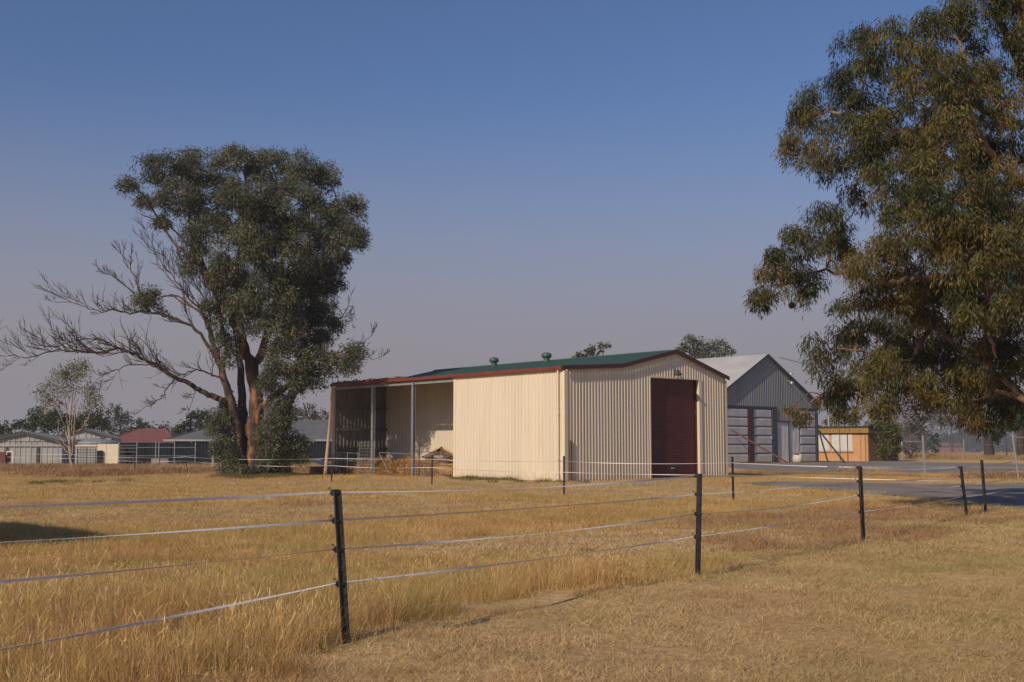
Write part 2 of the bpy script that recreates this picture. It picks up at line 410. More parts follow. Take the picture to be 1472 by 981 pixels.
def ground_material():
    m, n, l, b = new_mat('dry_paddock')
    tc = n.new('ShaderNodeTexCoord')
    def noise(scale, detail=6, seed=0):
        mp = n.new('ShaderNodeMapping'); mp.inputs['Location'].default_value = (seed, seed, 0)
        l.new(tc.outputs['Object'], mp.inputs['Vector'])
        z = n.new('ShaderNodeTexNoise'); z.inputs['Scale'].default_value = scale; z.inputs['Detail'].default_value = detail
        z.inputs['Roughness'].default_value = 0.65
        l.new(mp.outputs['Vector'], z.inputs['Vector'])
        return z
    fine = noise(9.0, 10); mid = noise(0.9, 6, 5); big = noise(0.09, 4, 9)
    r1 = ramp(n, [(0.32, (0.15, 0.09, 0.045)), (0.5, (0.46, 0.32, 0.16)), (0.70, (0.66, 0.49, 0.27))])
    l.new(fine.outputs['Fac'], r1.inputs['Fac'])
    r2 = ramp(n, [(0.35, (0.42, 0.25, 0.125)), (0.5, (0.56, 0.39, 0.19)), (0.68, (0.43, 0.35, 0.145))])
    l.new(mid.outputs['Fac'], r2.inputs['Fac'])
    r3 = ramp(n, [(0.38, (0.48, 0.29, 0.145)), (0.52, (0.57, 0.41, 0.20)), (0.66, (0.47, 0.37, 0.155))])
    l.new(big.outputs['Fac'], r3.inputs['Fac'])
    m1 = n.new('ShaderNodeMix'); m1.data_type = 'RGBA'; m1.inputs['Factor'].default_value = 0.4
    l.new(r1.outputs['Color'], m1.inputs['A']); l.new(r2.outputs['Color'], m1.inputs['B'])
    m2 = n.new('ShaderNodeMix'); m2.data_type = 'RGBA'; m2.inputs['Factor'].default_value = 0.35
    l.new(m1.outputs['Result'], m2.inputs['A']); l.new(r3.outputs['Color'], m2.inputs['B'])
    l.new(m2.outputs['Result'], b.inputs['Base Color'])
    b.inputs['Roughness'].default_value = 0.95
    b.inputs['Specular IOR Level'].default_value = 0.1
    bp = n.new('ShaderNodeBump'); bp.inputs['Strength'].default_value = 0.8; bp.inputs['Distance'].default_value = 0.08
    l.new(fine.outputs['Fac'], bp.inputs['Height']); l.new(bp.outputs['Normal'], b.inputs['Normal'])
    return m
M['ground'] = ground_material()

# ------------------------------------------------------------------ ground, roads
def bumps(x, y):
    f = np.clip((24.0 - y) / 8.0, 0, 1) * np.clip((y + 5) / 5, 0, 1)
    return f * (0.035 * np.sin(x * 1.3 + 1.1 * np.sin(y * 0.7)) * np.cos(y * 0.9 + 0.6 * np.sin(x * 0.8)) + 0.018 * np.sin(x * 3.1 + y * 2.3))

GX = np.unique(np.concatenate([np.linspace(-16, 16, 97), np.linspace(-700, -16, 20), np.linspace(16, 700, 20)]))
GY = np.unique(np.concatenate([np.linspace(-6, 26, 97), np.linspace(-700, -6, 14), np.linspace(26, 700, 20)]))
XX, YY = np.meshgrid(GX, GY)
ZZ = bumps(XX, YY)
gm = MB()
gm.v = list(map(tuple, np.stack([XX, YY, ZZ], -1).reshape(-1, 3).tolist()))
nx = len(GX)
gm.f = [(j * nx + i, j * nx + i + 1, (j + 1) * nx + i + 1, (j + 1) * nx + i) for j in range(len(GY) - 1) for i in range(nx - 1)]
gobj = gm.build('ground', M['ground'], smooth=True)
tag(gobj, 'dry tan paddock ground running out to the trees', kind='structure')

def sheet(name, pix, z, m, label):
    pts = [ground(*p) for p in pix]
    for p in pts: p.z = z
    o = MB().poly(pts).build(name, m)
    return tag(o, label, kind='structure')
sheet('driveway', [(1600, 742), (1472, 734), (1385, 724), (1300, 714.5), (1231, 708.5), (1150, 701.5), (1085, 697.5), (1062, 694), (1120, 692.8), (1220, 694), (1342, 697), (1472, 695), (1620, 692)], 0.02, M['asphalt'], 'grey asphalt driveway crossing behind the electric fence')
sheet('road', [(1700, 677), (1472, 676.5), (1330, 681.8), (1260, 681.5), (1160, 680), (1060, 674), (1030, 668), (1230, 663.4), (1472, 667), (1700, 669)], 0.016, M['asphalt'], 'wide grey asphalt road in front of the grey hangar')
sheet('road_line', [(1700, 674.0), (1472, 672.6), (1300, 670.6), (1170, 670.9), (1170, 671.5), (1300, 671.3), (1472, 673.5), (1700, 675)], 0.021, M['road_line'], 'faded white edge line painted on the road')
sheet('dirt_patch', [(905, 693), (1000, 688), (1042, 689), (1000, 694), (1040, 700), (960, 699), (890, 697)], 0.012, M['concrete'], 'pale bare strip on the ground before the roller door')

# ------------------------------------------------------------------ the cream shed
C0 = ground(812, 693)
G_ANG = math.atan2(0.642, 0.767)
gdir = Vector((math.cos(G_ANG), math.sin(G_ANG), 0)); wdir = Vector((-gdir.y, gdir.x, 0))
shed = thing('farm_shed', 'cream ribbed steel shed with green roof, maroon roller door and open bay', 'shed', C0, G_ANG)
W_, L_, LT = 11.5, 19.6, 3.7           # gable width, length, width of the lean-to
E0, K0, AP, APX, E1 = 5.35, 5.60, 6.47, 7.6, 5.28
def shed_y(px, x):                                     # where along the shed's length a photograph column meets the line at x
    A = C0 + gdir * x; k = ray(px, HORIZON); k = k.x / k.y
    return (A.x - k * A.y) / (k * wdir.y - wdir.x)
L_ = round(shed_y(479, 0), 2)
SPLIT = round(shed_y(653, 0), 2)
D0, D1, DH = 5.72, 9.36, 5.06          # the roller door
def top_z(x):
    if x < LT: return E0 + (K0 - E0) * x / LT
    if x < APX: return K0 + (AP - K0) * (x - LT) / (APX - LT)
    return AP + (E1 - AP) * (x - APX) / (W_ - APX)
o = MB().ribbed((0, SPLIT), (0, 0.06), lambda t: 0.02, lambda t: E0 - 0.06, (-1, 0), 0.25, 0.03, 0.06, 0.11).build('side_wall', M['cream'], shed)
g = MB()
g.ribbed((0.06, 0), (D0, 0), lambda t: 0.02, lambda t: top_z(t + 0.06) - 0.05, (0, -1), 0.2, 0.036, 0.05, 0.115)
g.ribbed((D1, 0), (W_ - 0.06, 0), lambda t: 0.02, lambda t: top_z(t + D1) - 0.05, (0, -1), 0.2, 0.036, 0.05, 0.115)
g.ribbed((D0, 0), (APX, 0), lambda t: DH, lambda t: top_z(t + D0) - 0.05, (0, -1), 0.2, 0.036, 0.05, 0.115)
g.ribbed((APX, 0), (D1, 0), lambda t: DH, lambda t: top_z(t + APX) - 0.05, (0, -1), 0.2, 0.036, 0.05, 0.115)
g.build('gable_wall', M['cream'], shed)
MB().ribbed((W_, 0), (W_, L_), lambda t: 0.02, lambda t: E1 - 0.06, (1, 0), 0.25).build('side_wall', M['cream'], shed)
bk = MB().ribbed((W_, L_), (LT, L_), lambda t: 0.02, lambda t: top_z(W_ - t) - 0.05, (0, 1), 0.25)
bk.build('rear_wall', M['cream'], shed)
MB().ribbed((LT, L_ - 0.02), (LT, SPLIT), lambda t: 0.02, lambda t: K0 - 0.08, (-1, 0), 0.25, 0.03, 0.06, 0.11).build('bay_back_wall', M['cream'], shed)
MB().ribbed((0.05, L_ - 0.1), (LT, L_ - 0.1), lambda t: 0.02, lambda t: top_z(t) - 0.07, (0, -1), 0.25, 0.028).build('bay_end_wall', M['bare_zinc'], shed)
MB().ribbed((0.04, SPLIT - 0.05), (LT, SPLIT - 0.05), lambda t: 0.02, lambda t: top_z(t) - 0.07, (0, 1), 0.25, 0.028).build('bay_partition_wall', M['cream'], shed)
for zz in (1.5, 2.65, 3.95):
    MB().box((0.1, L_ - 0.27, zz - 0.08), (LT - 0.03, L_ - 0.14, zz + 0.08)).build('girt', M['girt'], shed)
OV = 0.12
def nrm(dx, dz):
    v = Vector((-dz, 0, dx)); v.normalize(); return v
rf = MB()
rf.slope((-0.05, -OV, E0), (-0.05, L_ + OV, E0), (LT, -OV, K0), (LT, L_ + OV, K0), nrm(LT, K0 - E0))
rf.build('lean_to_roof', M['green_roof'], shed)
rf = MB()
rf.slope((LT, -OV, K0 + 0.012), (LT, L_ + OV, K0 + 0.012), (APX, -OV, AP), (APX, L_ + OV, AP), nrm(APX - LT, AP - K0))
rf.build('roof_slope', M['green_roof'], shed)
rf = MB()
rf.slope((W_ + 0.1, L_ + OV, E1 - 0.03), (W_ + 0.1, -OV, E1 - 0.03), (APX, L_ + OV, AP), (APX, -OV, AP), nrm(W_ - APX, E1 - AP))
rf.build('roof_slope', M['green_roof'], shed)
MB().poly([(APX - 0.22, -OV - 0.01, AP - 0.015), (APX, -OV - 0.01, AP + 0.05), (APX + 0.22, -OV - 0.01, AP - 0.03), (APX + 0.22, -OV - 0.01, AP + 0.0), (APX, -OV - 0.01, AP + 0.075), (APX - 0.22, -OV - 0.01, AP + 0.02)], (0, L_ + 2 * OV, 0)).build('ridge_cap', M['green_roof'], shed)
# gutter along the lean-to eave: a rolled lip over a face
MB().poly([(-0.07, 0, E0 - 0.17), (-0.20, 0, E0 - 0.15), (-0.22, 0, E0 - 0.02), (-0.19, 0, E0 + 0.01), (-0.07, 0, E0 + 0.0)], (0, L_ + 0.1, 0)).build('gutter', M['rust_red'], shed)
MB().box((-0.03, SPLIT + 0.05, E0 - 0.36), (0.05, L_ - 0.02, E0 - 0.20)).build('eave_beam', M['galv_dull'], shed)
for a, b in (((-0.24, E0 + 0.03), (LT, K0 + 0.04)), ((LT + 0.004, K0 + 0.04), (APX, AP + 0.06)), ((APX + 0.004, AP + 0.06), (W_ + 0.15, E1 + 0.02))):
    MB().poly([(a[0], -OV - 0.06, a[1]), (b[0], -OV - 0.06, b[1]), (b[0], -OV - 0.06, b[1] - 0.2), (a[0], -OV - 0.06, a[1] - 0.2)], (0, 0.045, 0)).build('barge_board', M['maroon'], shed)
MB().box((-0.05, -0.055, 0.02), (0.0, 0.14, E0 - 0.2)).box((0.002, -0.055, 0.02), (0.16, -0.045, E0 - 0.2)).build('corner_trim', M['cream_plain'], shed)
MB().box((W_ - 0.1, -0.055, 0.02), (W_ + 0.05, -0.045, E1 - 0.2)).build('corner_trim', M['cream_plain'], shed)
MB().box((-0.045, SPLIT - 0.16, 0.02), (0.01, SPLIT + 0.03, E0 - 0.2)).build('corner_trim', M['cream_plain'], shed)
dp = MB().tube([(-0.13, 0.32, E0 - 0.15), (-0.13, 0.32, 0.25), (-0.2, 0.32, 0.1)], 0.038, 8)
for zz in (1.0, 3.1): dp.box((-0.18, 0.27, zz), (-0.08, 0.37, zz + 0.04))
dp.build('downpipe', M['cream_plain'], shed)
# roller door: curtain of rolled slats set back between jambs
dm = MB()
ds = []
z = 0.03
while z < DH:
    for dz, dy in ((0, 0.0), (0.02, -0.022), (0.055, -0.022), (0.075, 0.0)): ds.append((z + dz, 0.2 + dy))
    z += 0.095
ds = [q for q in ds if q[0] < DH + 0.02]
vsd = []
for z, y in ds: vsd += [(D0 + 0.02, y, z), (D1 - 0.02, y, z)]
dm.add(vsd, [(2 * i, 2 * i + 1, 2 * i + 3, 2 * i + 2) for i in range(len(ds) - 1)])
door = dm.build('roller_door', M['roller'], shed)
MB().box((D0 + 0.02, 0.16, 0.01), (D1 - 0.02, 0.22, 0.09)).build('bottom_rail', M['dark'], door)
MB().box((D1 - 0.13, 0.1, 3.28), (D1 - 0.06, 0.175, 3.48)).build('lock_box', M['dark'], door)
for x0, x1 in ((D0 - 0.06, D0 + 0.02), (D1 - 0.02, D1 + 0.2)):
    MB().box((x0, -0.06, 0.02), (x1, 0.3, DH + 0.02)).build('door_jamb', M['cream_plain'], shed)
MB().box((D0 + 0.022, -0.055, DH - 0.02), (D1 - 0.022, 0.32, DH + 0.05)).build('door_lintel', M['cream_plain'], shed)
for x0 in (D0 + 0.022, D1 - 0.09):
    MB().box((x0, 0.1, 0.02), (x0 + 0.068, 0.165, DH - 0.03)).build('door_guide', M['maroon'], shed)
MB().box((D0 + 1.7, 0.12, 0.5), (D0 + 1.9, 0.17, 0.58)).build('door_handle', M['galv'], door)
fl = MB().box((APX - 0.1, -0.3, 5.42), (APX - 0.02, -0.04, 5.48)).lathe((APX - 0.06, -0.26, 5.3), [(0.05, 0.12), (0.17, 0.02), (0.2, -0.06), (0.14, -0.1)], 12)
fl.build('flood_light', M['dark'], shed)
for yy in (shed_y(594, 0), shed_y(536, 0)):
    MB().box((-0.09, yy - 0.085, 0.03), (-0.075, yy + 0.085, E0 - 0.2)).box((0.075, yy - 0.085, 0.03), (0.09, yy + 0.085, E0 - 0.2)).box((-0.074, yy - 0.008, 0.03), (0.074, yy + 0.008, E0 - 0.2)).box((-0.2, yy - 0.2, 0.0), (0.2, yy + 0.2, 0.06)).build('bay_post', M['galv'], shed)
MB().box((-0.09, L_ - 0.12, 0.03), (0.04, L_ + 0.04, E0 - 0.2)).build('bay_corner_post', M['cream_plain'], shed)
MB().box((0.05, -0.3, -0.05), (W_ - 0.05, 0.4, 0.016)).box((0.05, SPLIT, -0.05), (LT, L_, 0.014)).build('concrete_floor', M['concrete'], shed)
MB().box((0.3, -0.1, 0.0), (0.36, -0.05, 1.9)).build('earth_rod', M['rust_steel'], shed)

def shed_pt(x, y, z): return C0 + gdir * x + wdir * y + Vector((0, 0, z))
for px in (786, 710):
    s_ = shed_y(px, APX - 0.3)
    v = MB().lathe((APX - 0.3, s_, AP - 0.12), [(0.18, 0), (0.18, 0.28), (0.2, 0.3), (0.2, 0.32)], 14).build('vent_neck', M['vent'], shed)
    MB().lathe((APX - 0.3, s_, AP + 0.13), [(0.2, 0.03), (0.29, 0.09), (0.29, 0.22), (0.24, 0.3), (0.12, 0.345), (0.02, 0.355)], 16).build('vent_cowl', M['vent'], v, smooth=True)
# dead leaf litter caught along the bay gutter
lv = []
nl = 900
yy = rng.uniform(L_ - 7.4, L_ + 0.1, nl) ** 1.0; zz = E0 + 0.02 + np.abs(rng.normal(0, 0.07, nl)) * (0.4 + 0.6 * np.sin(yy * 2.2) ** 2)
xx = rng.uniform(-0.24, 0.25, nl)
base = np.stack([xx, yy, zz], -1); d = rng.normal(0, 1, (nl, 3)); d /= np.linalg.norm(d, axis=1, keepdims=True); d[:, 2] *= 0.6
s2 = np.cross(d, rng.normal(0, 1, (nl, 3))); s2 /= np.linalg.norm(s2, axis=1, keepdims=True)
lv = np.stack([base - d * .11, base + s2 * .02, base + d * .11, base - s2 * .02], 1)
lo = link_mesh('leaf_litter', quad_mesh('leaf_litter', lv, rng.uniform(0, 1, nl)), leaf_mat('dead_leaf', [(0, (0.10, 0.05, 0.03)), (1, (0.26, 0.13, 0.06))], 0.8, 0.1))
lo.location = C0; lo.rotation_euler = (0, 0, G_ANG)
tag(lo, 'brown dead leaves and twigs caught along the bay gutter', 'leaf litter', kind='stuff')

# ---- hay, log, yard rails and leaning pole at the bay
def mound(name, label, cx, cy, rx, ry, h, n=3200, m='hay'):
    root = thing(name, label, 'hay', shed_pt(cx, cy, 0.014), G_ANG)
    mb = MB(); NA, NR = 20, 6
    for i in range(NR + 1):
        q = i / NR
        for k in range(NA):
            t = 2 * math.pi * k / NA
            w = 1 + 0.18 * math.sin(3 * t + cx) + 0.1 * math.sin(7 * t + cy)
            mb.v.append((rx * q * w * math.cos(t), ry * q * w * math.sin(t), max(0.0, h * (1 - q ** 1.6) * (1 + 0.25 * math.sin(5 * t + 6 * q)))))
    for i in range(NR):
        for k in range(NA):
            mb.f.append((i * NA + k, i * NA + (k + 1) % NA, (i + 1) * NA + (k + 1) % NA, (i + 1) * NA + k))
    mb.build('heap', M[m], root, smooth=True)
    q = np.sqrt(rng.uniform(0, 1, n)); t = rng.uniform(0, 6.283, n)
    b = np.stack([rx * 1.12 * q * np.cos(t), ry * 1.12 * q * np.sin(t), h * (1 - q ** 1.6) + 0.02], -1)
    d = rng.normal(0, 1, (n, 3)); d[:, 2] = np.abs(d[:, 2]) * 0.6; d /= np.linalg.norm(d, axis=1, keepdims=True)
    s = np.cross(d, rng.normal(0, 1, (n, 3))); s /= np.linalg.norm(s, axis=1, keepdims=True)
    V = np.stack([b - s * .011, b + s * .011, b + d * .34 + s * .006, b + d * .34 - s * .006], 1)
    st = link_mesh('loose_straw', quad_mesh('loose_straw', V, rng.uniform(0, 1, n)), leaf_mat(name + '_straw', [(0, (0.30, 0.15, 0.045)), (1, (0.58, 0.38, 0.14))], 0.8, 0.15), root)
    st['kind'] = 'stuff'
    return root
mound('hay_heap', 'loose golden hay heap behind the tall wire gate', 0.8, 16.6, 0.9, 1.6, 0.8)
mound('hay_heap', 'low spread of straw between the two bay posts', 1.3, 14.2, 1.1, 2.0, 0.85)
mound('hay_heap', 'high hay heap under the grey log', 1.5, 11.6, 1.1, 1.3, 1.3)
mound('hay_heap', 'red brown straw scattered at the far end of the bay', 0.6, 18.6, 0.8, 1.0, 0.6, 900)
# round hay bales lying beside the partition
rb = thing('hay_roll', 'long rolled hay bale lying beside the closed wall', 'hay', shed_pt(1.0, 10.45, 0.014), G_ANG)
MB().lathe((0, -0.95, 0.36), [(0.02, 0), (0.32, 0.02), (0.37, 0.1), (0.36, 0.9), (0.38, 1.5), (0.33, 1.85), (0.02, 1.88)], 18, 'y').build('bale', M['hay'], rb, smooth=True)
MB().lathe((0, -0.97, 0.36), [(0.06, 0), (0.3, 0.01), (0.31, 0.03), (0.05, 0.035)], 16, 'y').build('bale_end', M['old_wood'], rb)
lg = thing('timber_log', 'grey hollow log lying slanted on top of the hay', 'log', shed_pt(0.9, 11.2, 0.9), G_ANG)
MB().tube([(-0.1, 1.2, 0.16), (-0.12, 0.6, 0.22), (-0.1, 0.1, 0.32), (-0.1, -0.4, 0.46)], [0.05, 0.13, 0.17, 0.18], 12).build('log_stem', M['old_wood'], lg, smooth=True)
MB().tube([(-0.1, 0.0, 0.2), (-0.05, -0.75, 0.12)], [0.14, 0.11], 10).build('broken_limb', M['bark_pale'], lg, smooth=True)

yr = thing('yard_rail', 'rusty pipe rail fence with mesh across the open bay', 'fence', shed_pt(-0.35, SPLIT, 0), G_ANG)
yA, yB = 0.0, 3.25
MB().tube([(0, yA, 1.32), (0, yB, 1.36)], 0.026, 8).build('top_rail', M['rust_steel'], yr)
for a, b in (((0, 1.1, 1.3), (0, 0.0, 0.62)), ((0, 1.1, 1.3), (0, 2.0, 0.62)), ((0, 3.1, 1.0), (0, 2.2, 0.1))):
    MB().tube([a, b], 0.018, 6).build('brace', M['rust_steel'], yr)
MB().tube([(0, 2.62, 0.02), (0, 2.62, 2.6)], 0.024, 8).build('rail_post', M['rust_steel'], yr)
mw = MB()
for k in range(22): mw.tube([(0.01, 0.1 + k * 0.15, 0.06), (0.01, 0.1 + k * 0.15, 1.3)], 0.0045, 3, False)
for k in range(9): mw.tube([(0.012, 0.02, 0.08 + k * 0.15), (0.012, 3.25, 0.08 + k * 0.15)], 0.0045, 3, False)
mw.build('wire_mesh', M['galv_dull'], yr)['kind'] = 'stuff'
for y in (3.9, 5.6):
    MB().tube([(0, y, 0.02), (0, y + 0.15, 1.3)], 0.022, 6).build('rail_post', M['rust_steel'], yr)
MB().tube([(0, 3.4, 0.05), (0, 6.4, 0.1)], 0.02, 6).build('bottom_rail', M['rust_steel'], yr)
MB().tube([(0, 5.2, 0.08), (0, 4.1, 1.22)], 0.02, 6).build('brace', M['rust_steel'], yr)
MB().tube([(0, 6.4, 1.3), (0, 3.3, 1.22)], 0.016, 6).build('top_rail', M['galv_dull'], yr)
MB().tube([(0, 6.45, 1.25), (0, 5.5, 0.2)], 0.02, 6).build('brace', M['galv'], yr)
gt = thing('wire_gate', 'tall grey pipe gate with wire mesh standing by the bay post', 'gate', shed_pt(-0.5, shed_y(538, -0.5), 0), G_ANG)
GW = shed_y(516.5, -0.5) - shed_y(538, -0.5)
MB().tube([(0, 0, 0.08), (0, 0, 1.9), (0, GW, 1.86), (0, GW, 0.06), (0, 0, 0.08)], 0.024, 8).build('gate_frame', M['galv'], gt)
mw = MB()
for k in range(1, 9): mw.tube([(0, GW * k / 9, 0.08), (0, GW * k / 9, 1.86)], 0.005, 3, False)
for k in range(1, 10): mw.tube([(0.006, 0, 0.08 + k * 0.18), (0.006, GW, 0.08 + k * 0.18)], 0.005, 3, False)
mw.build('wire_mesh', M['galv_dull'], gt)['kind'] = 'stuff'
MB().tube([(0, 0.02, 1.0), (0, GW - 0.02, 0.98)], 0.018, 6).build('mid_rail', M['galv'], gt)
yg = thing('steel_yard_panel', 'low galvanised pipe panel closing the far end of the bay', 'fence panel', shed_pt(-0.4, shed_y(516, -0.4) + 0.1, 0), G_ANG)
PW = L_ - (shed_y(516, -0.4) + 0.1)
for zz in (0.35, 0.8, 1.25): MB().tube([(0, 0, zz), (0, PW, zz + 0.05)], 0.02, 6).build('rail', M['galv'], yg)
for k in range(4): MB().tube([(0, PW * k / 3, 0.02), (0, PW * k / 3, 1.32)], 0.022, 6).build('upright', M['galv'], yg)
bp_, tp_ = ground(467, 684), at(478, 556, 66.0)
lp = thing('leaning_pole', 'pale bare timber pole leaning on the shed corner', 'pole', bp_)
MB().tube([Vector((0, 0, -0.1)), (tp_ - bp_) * 0.5 + Vector((0.03, 0, 0)), tp_ - bp_], [0.1, 0.085, 0.06], 10).build('pole_shaft', M['timber'], lp, smooth=True)
tr_o = ground(462, 683)
tr = thing('feed_trough', 'small faded red trough with white lid beside the leaning pole', 'trough', tr_o, G_ANG)
MB().add([(-.3, -.75, 0), (.3, -.75, 0), (.3, .75, 0), (-.3, .75, 0), (-.42, -.9, .5), (.42, -.9, .5), (.42, .9, .5), (-.42, .9, .5)], [(3, 2, 1, 0), (0, 1, 5, 4), (1, 2, 6, 5), (2, 3, 7, 6), (3, 0, 4, 7)]).build('trough_body', M['pink_steel'], tr)
MB().poly([(-0.46, -0.9, 0.56), (0.46, -0.9, 0.5), (0.46, 0.95, 0.86), (-0.46, 0.95, 0.92)], (0, 0, 0.035)).build('lid', M['white_paint'], tr)

# ------------------------------------------------------------------ the grey hangar
H_ANG = R(90 - 48)
hg = Vector((math.cos(H_ANG), math.sin(H_ANG), 0)); hw = Vector((-hg.y, hg.x, 0))
HR = at(1175, 664, 128.0); HR.z = 0
HWD = 17.6
H0 = HR - hg * HWD
hang = thing('hangar', 'blue grey steel hangar with steep gable and tall panelled doors', 'hangar', H0, H_ANG)
def hx(px):                                            # gable coordinate of a photograph column
    k = ray(px, HORIZON); k = k.x / k.y
    return (H0.x - k * H0.y) / (k * hg.y - hg.x)
HE, HA, HD, HX, HLEN = 6.45, 11.15, 5.72, 8.75, 26.0
def hz(x): return HE + (HA - HE) * (x / HX if x < HX else (HWD - x) / (HWD - HX))
xa, xb = hx(1117.5), hx(1150)
g = MB()
g.ribbed((0, 0), (HX, 0), lambda t: HD, lambda t: hz(t), (0, -1), 0.3, 0.035, 0.06, 0.12)
g.ribbed((HX, 0), (HWD, 0), lambda t: HD if not (xa < t + HX < xb) else 4.3, lambda t: hz(t + HX), (0, -1), 0.3, 0.035, 0.06, 0.12)
g.build('gable_cladding', M['hangar_clad'], hang)
for xs in ((0, 0), (HWD, HWD)):
    MB().ribbed((xs[0], 0), (xs[1], HLEN), lambda t: 0.02, lambda t: HE, (-1 if xs[0] == 0 else 1, 0), 0.3).build('side_wall', M['hangar_clad'], hang)
MB().ribbed((0, HLEN), (HWD, HLEN), lambda t: 0.02, lambda t: hz(t), (0, 1), 0.3).build('rear_wall', M['hangar_clad'], hang)
rf = MB().slope((-0.3, -0.25, HE - 0.14), (-0.3, HLEN, HE - 0.14), (HX, -0.25, HA + 0.04), (HX, HLEN, HA + 0.04), nrm(HX, HA - HE), 0.3)
rf.build('roof_slope', M['hangar_roof'], hang)
rf = MB().slope((HWD + 0.3, HLEN, HE - 0.14), (HWD + 0.3, -0.25, HE - 0.14), (HX, HLEN, HA + 0.04), (HX, -0.25, HA + 0.04), nrm(HWD - HX, HE - HA), 0.3)
rf.build('roof_slope', M['hangar_roof'], hang)
for a, b in (((-0.3, HE - 0.12), (HX, HA + 0.06)), ((HX + 0.004, HA + 0.06), (HWD + 0.3, HE - 0.12))):
    MB().poly([(a[0], -0.3, a[1]), (b[0], -0.3, b[1]), (b[0], -0.3, b[1] - 0.22), (a[0], -0.3, a[1] - 0.22)], (0, 0.04, 0)).build('barge_board', M['hangar_frame'], hang)
MB().box((-0.02, -0.06, HD - 0.12), (xa - 0.01, 0.1, HD + 0.04)).build('door_track', M['hangar_frame'], hang)
MB().box((xb + 0.01, -0.06, HD - 0.12), (HWD + 0.02, 0.1, HD + 0.04)).build('door_track', M['hangar_frame'], hang)
MB().box((xa, -0.06, 4.2), (xb, 0.1, 4.33)).build('door_track', M['hangar_frame'], hang)
panel_me = {}
def door_leaf(x0, x1):
    dl = MB().box((x0, 0.02, 0.05), (x1, 0.09, HD - 0.12)).build('hangar_door', M['hangar_frame'], hang)
    n = 6
    for k in range(n):
        z0 = 0.08 + k * (HD - 0.25) / n
        w, h = x1 - x0 - 0.1, (HD - 0.25) / n - 0.12
        key = (round(w, 2), round(h, 2))
        if key not in panel_me:
            mb = MB().add([(0, 0, 0), (w, 0, 0), (w, 0, h), (0, 0, h), (0.12, -0.05, 0.1), (w - 0.12, -0.05, 0.1), (w - 0.12, -0.05, h - 0.1), (0.12, -0.05, h - 0.1)],
                          [(4, 5, 6, 7), (0, 1, 5, 4), (1, 2, 6, 5), (2, 3, 7, 6), (3, 0, 4, 7)])
            ob = mb.build('door_panel', M['hangar_panel'], dl); panel_me[key] = ob.data
        else:
            ob = link_mesh('door_panel', panel_me[key], None, dl)
        ob.location = (x0 + 0.05, 0.016, z0)
    return dl
xA, xB, xC = hx(1048), hx(1076), hx(1083.5)
xD, xE = hx(1110.5), hx(1117)
door_leaf(0.05, xB); door_leaf(xC, xD); door_leaf(xb + 0.05, HWD - 0.2)
MB().box((xB + 0.01, -0.1, 0), (xC - 0.01, 0.3, HD - 0.1)).build('red_column', M['maroon'], hang)
MB().box((xD + 0.01, -0.1, 0), (xE - 0.02, 0.3, HD - 0.1)).build('dark_column', M['hangar_frame'], hang)
MB().box((HWD - 0.18, -0.12, 0), (HWD + 0.12, 0.3, HE - 0.2)).build('dark_column', M['hangar_frame'], hang)
sd = MB().ribbed((xa + 0.05, 0.05), (xb - 0.05, 0.05), lambda t: 0.04, lambda t: 4.2, (0, -1), 0.25, 0.04).build('sheet_door', M['hangar_panel'], hang)
MB().box(((xa + xb) / 2 - 0.05, -0.06, 0.04), ((xa + xb) / 2 + 0.05, 0.0, 4.2)).build('door_seam', M['hangar_frame'], sd)
MB().box((xD - 0.25, -0.12, 2.4), (xD - 0.1, 0.012, 2.75)).build('door_handle', M['galv'], hang)
for (px, zz) in ((1132, 8.55), (1131, 9.5)):
    x = hx(px)
    MB().bar((x, 0, zz), (x, -0.7, zz - 0.1), 0.06).lathe((x, -0.72, zz - 0.25), [(0.06, 0.2), (0.17, 0.05), (0.2, -0.05), (0.05, -0.08)], 10).build('wall_lamp', M['galv'], hang)
for a, b in (((hx(1048), -0.3, 3.3), (hx(1082) + 0.4, -4.0, 0.0)), ):
    MB().bar(a, b, 0.16).build('brace', M['rust_steel'], hang)
pe = [ground(1190, 664.6) - H0, ground(1215, 666) - H0]
for b in [(q.dot(hg), q.dot(hw), 0.0) for q in pe]:
    MB().bar((HWD + 0.1, -0.2, 3.4), b, 0.12).build('brace', M['dark'], hang)
wb = thing('bulk_bag', 'bulky white bag with rusty top standing at the hangar doors', 'bag', ground(1147, 665.4))
MB().lathe((0, 0, 0), [(0.38, 0), (0.5, 0.15), (0.54, 0.45), (0.48, 0.75), (0.36, 0.92), (0.15, 1.0), (0.03, 0.98)], 14).build('bag_body', M['white_bag'], wb, smooth=True)
MB().lathe((-0.1, -0.15, 0.83), [(0.34, 0), (0.28, 0.1), (0.14, 0.17), (0.02, 0.19)], 10).build('bag_mouth', M['rust_steel'], wb, smooth=True)
# ------------------------------------------------------------------ orange building
OB = at(1248, 662.6, 135.0); OB.z = 0
ob_ = thing('orange_building', 'low orange block building with ochre fascia and white boarded windows', 'building', OB, G_ANG)
OH, OL, OW = 3.2, 12.0, 6.0
MB().box((0, 0, 0), (0.25, OL, OH)).build('block_wall', M['orange_wall'], ob_)
MB().box((0.25, 0.002, 0), (OW, 0.25, OH - 0.002)).box((OW, 0.003, 0), (OW + 0.2, OL, OH - 0.003)).box((0.26, OL - 0.25, 0), (OW - 0.003, OL - 0.003, OH - 0.004)).build('shade_toned_side_wall', M['orange_wall_shade'], ob_)  # these walls carry their shade as a brown base colour
MB().box((-0.35, -0.35, OH + 0.01), (OW + 0.35, OL + 0.2, OH + 0.62)).build('fascia', M['ochre'], ob_)
fm = MB()
for k in range(62): fm.box((-0.372, -0.3 + k * 0.2, OH + 0.05), (-0.352, -0.22 + k * 0.2, OH + 0.6))
fm.build('fascia_rib', M['ochre'], ob_)
